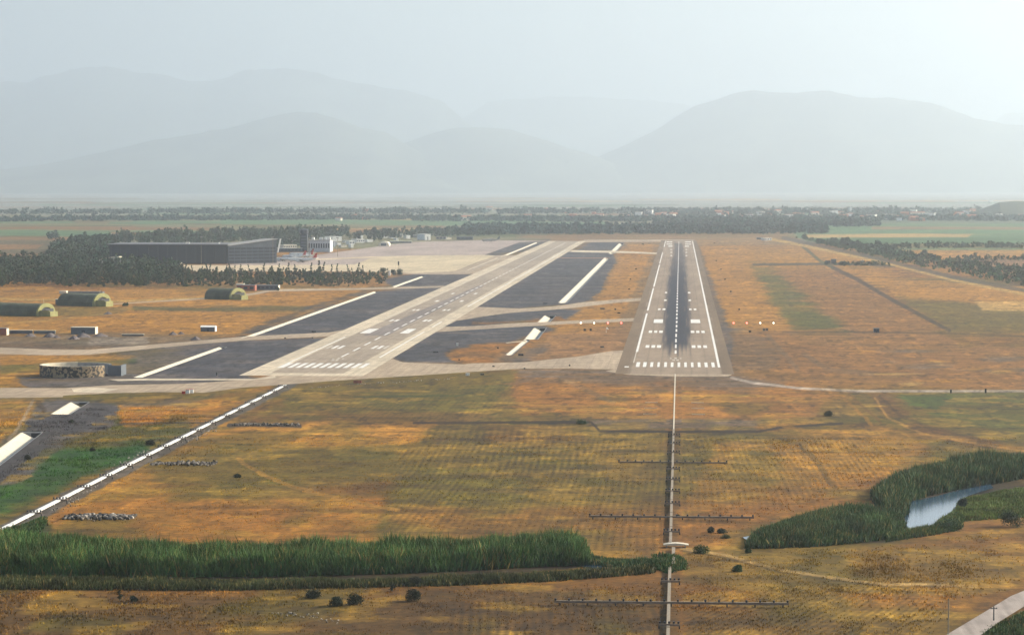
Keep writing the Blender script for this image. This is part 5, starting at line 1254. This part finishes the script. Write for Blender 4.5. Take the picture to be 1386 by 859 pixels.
x, y = G(539.5, 370); t = empty('radio_mast', (x, y, 0)); tag(t, 'dark radio mast rising from trees at the apron corner', 'mast')
m = MB(); 
for a, b in ((-.9,-.9),(.9,-.9),(.9,.9),(-.9,.9)): m.cyl((a,b,0),(a*.35,b*.35,8.5),0.12,n=5)
for k in range(6): q = .9-.1*k; m.box(-q,q,-q-.05,-q+.05,1.3*k,1.3*k+.1); m.box(-q-.05,-q+.05,-q,q,1.3*k,1.3*k+.1)
m.build('lattice', M['steel'], t); m = MB(); m.box(-.7,.7,-.7,.7,8.5,12.3); m.build('antenna_head', M['dark'], t)
block('mast_hut', 525.6, 528.2, 366.6, 373, 2.5, W_, W_, 'narrow white hut between trees left of the radio mast', 'hut')
block('guard_block', 1035, 1047, 322.4, 325.6, 10, W_, W_, 'pale block beyond the far end of the main runway', win=3)
block('guard_block', 1024, 1032, 321.8, 323.8, 8, SL, M['roof'], 'dark low block left of the pale block past the runway')
block('field_machine', 1117, 1124, 352.8, 356.4, 4, M['dark'], M['slate'], 'dark farm shed beside the field track, left of a taller one', 'shed')
block('field_machine', 1125, 1131.5, 350.8, 356.4, 4, M['dark'], M['slate'], 'taller dark farm shed at the bend of the field track', 'shed')
block('field_hut', 1167, 1169.4, 352.5, 355, 3, W_, W_, 'tiny white hut behind bushes by the canal road', 'hut')

# ------------------------------------------------------------------ trees beside the airfield
pal = [PINE, LEAF, (0.045,0.07,0.035), OLV]
wood_lab = ['dense dark green tree at the front edge of the wood', 'dark conifer at the front edge of the wood', 'rounded mid green tree at the front edge of the wood', 'olive green tree at the front edge of the wood']
tp = [make_tree('wood_tree', wood_lab[0], 'tree', 'round', 101, 11, 8.5, 520, 0.62, PINE, 'trees of the wood beside the shelters', 0.018, 0.12),
      make_tree('conifer', wood_lab[1], 'tree', 'cone', 102, 13, 6.0, 460, 0.5, PINE, 'trees of the wood beside the shelters', 0.016, 0.1),
      make_tree('wood_tree', wood_lab[2], 'tree', 'round', 103, 10, 8.0, 520, 0.60, LEAF, 'trees of the wood beside the shelters', 0.018, 0.1, 15),
      make_tree('wood_tree', wood_lab[3], 'tree', 'round', 104, 9, 6.5, 420, 0.55, OLV, 'trees of the wood beside the shelters', 0.018, 0.1, 9)]
rs = np.random.default_rng(55)
front = [(rs.uniform(-60, 250), rs.uniform(378, 389)) for _ in range(150)]
used = set()
for i, (px, py) in enumerate(front):
    k = int(rs.integers(0, 4)); x, y = G(px, py); s = 0.75+0.55*rs.random()
    o = tp[k] if k not in used else copy_tree(tp[k]); used.add(k)
    o.location = (x, y, 0); o.rotation_euler = (0, 0, rs.random()*6.28); o.scale = (s, s, s*(0.9+0.3*rs.random()))
woodland('wood', 'dense dark green wood filling the ground left of the terminal', 'wood', [(-220,384),(-220,360),(-20,357),(60,354),(95,351),(150,355),(215,361),(245,367),(250,384),(120,386)], 1500, 11.5, 9, PINE, 61, 90, 0.95)
woodland('wood', 'dark bluish wood rising behind left of the terminal', 'wood', [(70,352),(72,338),(95,334),(130,330),(158,331),(160,348),(130,352)], 700, 14, 11, PINE, 62, 80, 1.2)
woodland('treeline', 'bushy dark tree line behind the terminal roof', 'tree line', [(150,328),(230,322),(360,320),(470,317),(470,323),(420,326),(300,329),(200,333)], 420, 15, 14, PINE, 63, 80, 1.5)
woodland('treeline', 'low trees between the terminal and the office block', 'tree line', [(360,330),(410,328),(410,335),(360,337)], 60, 10, 9, PINE, 64, 80, 1.2)
woodland('treeline', 'scattered trees around the far apron buildings', 'tree line', [(470,324),(500,316),(560,314),(640,315),(680,320),(640,321),(560,322),(500,326)], 220, 11, 10, PINE, 65, 70, 1.3)
# saplings in the row along the apron
sp = [make_tree('sapling', 'young upright tree in the sapling belt below the apron', 'tree', 'column', 111, 7.0, 4.2, 420, 0.42, LEAF, 'saplings in the belt below the apron', 0.012, 0.08, 8),
      make_tree('sapling', 'young pointed dark tree in the sapling belt below the apron', 'tree', 'cone', 112, 8.0, 4.4, 420, 0.42, PINE, 'saplings in the belt below the apron', 0.012, 0.08, 8),
      make_tree('sapling', 'young bushy tree in the sapling belt below the apron', 'tree', 'round', 113, 5.5, 4.6, 420, 0.42, OLV, 'saplings in the belt below the apron', 0.012, 0.05, 8)]
used = set(); spots = []
for _ in range(275):
    px = 235+290*rs.random()**1.15; lo = 388-(px-240)*0.012; spots.append((px, rs.uniform(371.5, lo), 1.0))
for px, hpx in ((358,7),(378,6),(391,7),(399,5),(422,7),(432,10),(439,8),(449,5),(457,6),(470,5),(486,7),(491,4),(307,4),(318,4),(326,5),(336,5)): spots.append((px, 370.5, hpx/4.5))
for i, (px, py, q) in enumerate(spots):
    k = int(rs.integers(0, 3)) if i < 275 else 1; x, y = G(px, py); s = (0.6+0.6*rs.random())*(0.75+0.25*q) if i < 275 else 0.55+0.35*q
    if px > 440 and i < 275: s *= 0.7
    o = sp[k] if k not in used else copy_tree(sp[k]); used.add(k); s *= 1.25
    o.location = (x, y, 0); o.rotation_euler = (0, 0, rs.random()*6.28); o.scale = (s, s, s)
for px, py, hp, wp, lb in ((518,373,11,11,'dark tree cluster crown left of the narrow white hut'),(533,372,7,10,'low dark tree just right of the narrow white hut'),(541,372,7,13,'low dark tree at the foot of the radio mast'),(504,374,6,9,'small dark tree farther left of the narrow white hut'),
                           (376,393,4,5,'small dark bush beside the low bluish building'),(170,414,4,8,'small dark bush right of the middle shelter')):
    x, y = G(px, py); s = y/FPX; t = make_tree('tree', lb, 'tree', 'round', int(px), hp*s, wp*s*1.1, 500, 0.55, PINE, None, 0.02, 0.02); t.location = (x, y, 0)
woodland('scrub', 'low dark scrub along the foot of the sapling belt', 'scrub', [(420,389),(440,372),(500,371.5),(520,374),(480,388)], 130, 3.2, 4, OLV, 66, 60, 0.5)
# canal hedge on the right
cp_ = [make_tree('canal_tree', 'rounded bushy tree in the hedge along the canal road', 'tree', 'round', 121, 8, 9, 420, 0.62, (0.050,0.075,0.042), 'trees in the hedge along the canal road', 0.02, 0.05),
       make_tree('canal_tree', 'broad low tree in the hedge along the canal road', 'tree', 'bush', 122, 6, 9, 420, 0.60, (0.055,0.085,0.04), 'trees in the hedge along the canal road', 0.02, 0.05)]
used = set(); hedge = [(1085,323),(1130,330),(1180,337),(1230,346),(1290,358),(1340,368),(1400,380),(1440,388)]
for i in range(110):
    k = rs.integers(0, len(hedge)-1); t_ = rs.random(); a, b = hedge[k], hedge[k+1]; px, py = a[0]+(b[0]-a[0])*t_, a[1]+(b[1]-a[1])*t_+rs.uniform(-4, 5)
    x, y = G(px, py); s = 0.55+0.75*rs.random(); j = int(rs.integers(0, 2))
    o = cp_[j] if j not in used else copy_tree(cp_[j]); used.add(j)
    o.location = (x, y, 0); o.rotation_euler = (0, 0, rs.random()*6.28); o.scale = (s*1.2, s*1.2, s)
woodland('hedge', 'dense green undergrowth along the canal road on the right', 'hedge', [(1070,322),(1130,327),(1200,338),(1290,353),(1340,358),(1460,372),(1460,398),(1386,388),(1290,370),(1200,352),(1100,328)], 650, 4.5, 7, (0.05,0.085,0.04), 67, 60, 0.8)
woodland('hedge', 'dark hedge row between the green and gold fields on the right', 'hedge', [(1205,334.6),(1300,333),(1500,333.5),(1500,336.6),(1300,336),(1215,337.6)], 170, 7, 9, (0.045,0.07,0.04), 68, 60, 1.0)
woodland('hedge', 'dark hedge row below the gold field on the right', 'hedge', [(1290,350),(1400,348.5),(1520,348),(1520,352),(1386,353),(1300,354)], 120, 5, 8, (0.045,0.07,0.04), 69, 60, 0.9)
woodland('scrub', 'dark scrub along the ditch below the farm sheds', 'scrub', [(1112,358),(1142,356.6),(1168,356),(1212,358.4),(1212,360),(1140,360)], 60, 3.5, 5, (0.045,0.07,0.04), 70, 60, 0.6)
# far belts of trees and the town
FARG = (0.036, 0.070, 0.058)  # blue in this leaf green paints the haze over distant trees
woodland('treeline', 'long dark tree belt beyond the end of the runways', 'tree line', [(600,318),(700,317.6),(900,317),(1080,317),(1120,316),(1120,309),(900,310),(640,310)], 1400, 13, 14, FARG, 71, 50, 2.0)
woodland('treeline', 'dark tree belt right of the runways towards the canal', 'tree line', [(1000,309),(1190,307),(1190,302),(960,303),(880,306)], 800, 13, 16, FARG, 72, 46, 2.2)
woodland('treeline', 'thin far tree line in front of the hazy town', 'tree line', [(560,300),(800,301),(1050,300),(1200,299),(1450,300),(1450,297),(1000,297),(560,297)], 950, 11, 20, FARG, 73, 40, 2.6)
woodland('treeline', 'thin far tree line across the left plain', 'tree line', [(-100,301),(200,299),(450,298),(560,298),(560,295),(200,296),(-100,298)], 700, 11, 20, FARG, 74, 40, 2.6)
woodland('treeline', 'farthest faint tree line below the mountains', 'tree line', [(-100,291),(400,290),(800,290),(1450,291),(1450,287),(800,286),(-100,288)], 1100, 12, 30, FARG, 75, 36, 3.4)
woodland('treeline', 'small dark copse beside the fields at far left', 'tree line', [(62,322),(80,320),(80,324),(64,325)], 14, 10, 9, FARG, 76, 60, 1.3)
woodland('treeline', 'broken tree line in front of the pink fields at left', 'tree line', [(92,325),(160,322),(250,320),(250,323),(160,326),(95,328)], 70, 9, 10, FARG, 77, 60, 1.3)
woodland('treeline', 'scattered far trees around the hazy town', 'tree line', [(850,297),(1386,298),(1450,292),(1386,284),(1000,284),(850,288)], 700, 9, 20, FARG, 78, 36, 2.8)
hp = []
for v in range(3):
    t = empty('town_house', (0,0,0)); tag(t, ['pale low house of the hazy town beyond the runways','white flat-roofed house of the hazy town beyond the runways','pinkish house of the hazy town beyond the runways'][v], 'house', 'houses of the far town')
    wv = [M['cream'], M['white'], M['tile']][v]
    m = MB(); m.box(-7, 7, -5, 5, 0, 7.5 if v != 1 else 10); m.build('wall', wv, t)
    m = MB()
    if v != 1: m.prism([(-5.5,7.5),(0,10.2),(5.5,7.5)], -7.5, 7.5, 'x')
    else: m.box(-7.4, 7.4, -5.4, 5.4, 10.02, 10.7)
    m.build('roof', M['tile'] if v != 1 else M['concrete'], t); hp.append(t)
used = set()
for i in range(120):
    if i < 95: px, py = (rs.uniform(860, 1390), 293+rs.normal()*3.0)
    else: px, py = (rs.uniform(250, 860), rs.uniform(284, 300))
    py = min(max(py, 283), 299)
    x, y = G(px, py); k = int(rs.integers(0, 3)); o = hp[k] if k not in used else copy_tree(hp[k]); used.add(k)
    s = 0.55+0.8*rs.random(); o.location = (x, y, 0); o.rotation_euler = (0, 0, rs.uniform(-0.6, 0.6)); o.scale = (s*1.3, s, s)
block('town_tower', 1151, 1154.4, 281, 289.5, 8, W_, W_, 'slim bright white tower standing above the far town', 'tower')
block('water_tower', 1025.5, 1029, 285, 289.5, 8, W_, W_, 'white and pink water tower left of the slim white tower', 'tower')
block('white_block', 1096, 1103, 293, 296.5, 14, W_, M['tile'], 'largest pale block of the far town beside the tree belt', win=2)
block('white_block', 1340, 1346, 271.5, 274, 14, W_, W_, 'white building on the small hill at the far right', 'building')

# ------------------------------------------------------------------ the hazy air
def haze():
    mb = MB(); mb.box(-80000, 80000, -6000, 90000, -80, HAZE_TOP)
    m = bpy.data.materials.new('hazy_air'); m.use_nodes = True; nt = m.node_tree; nt.nodes.clear()
    o = nt.nodes.new('ShaderNodeOutputMaterial'); v = nt.nodes.new('ShaderNodeVolumePrincipled')
    v.inputs['Color'].default_value = (0.785, 0.888, 0.975, 1); v.inputs['Density'].default_value = HAZE_DENSITY; v.inputs['Anisotropy'].default_value = 0.65
    nt.links.new(v.outputs[0], o.inputs['Volume'])
    ob = mb.build('haze', m); tag(ob, kind='stuff')
haze()
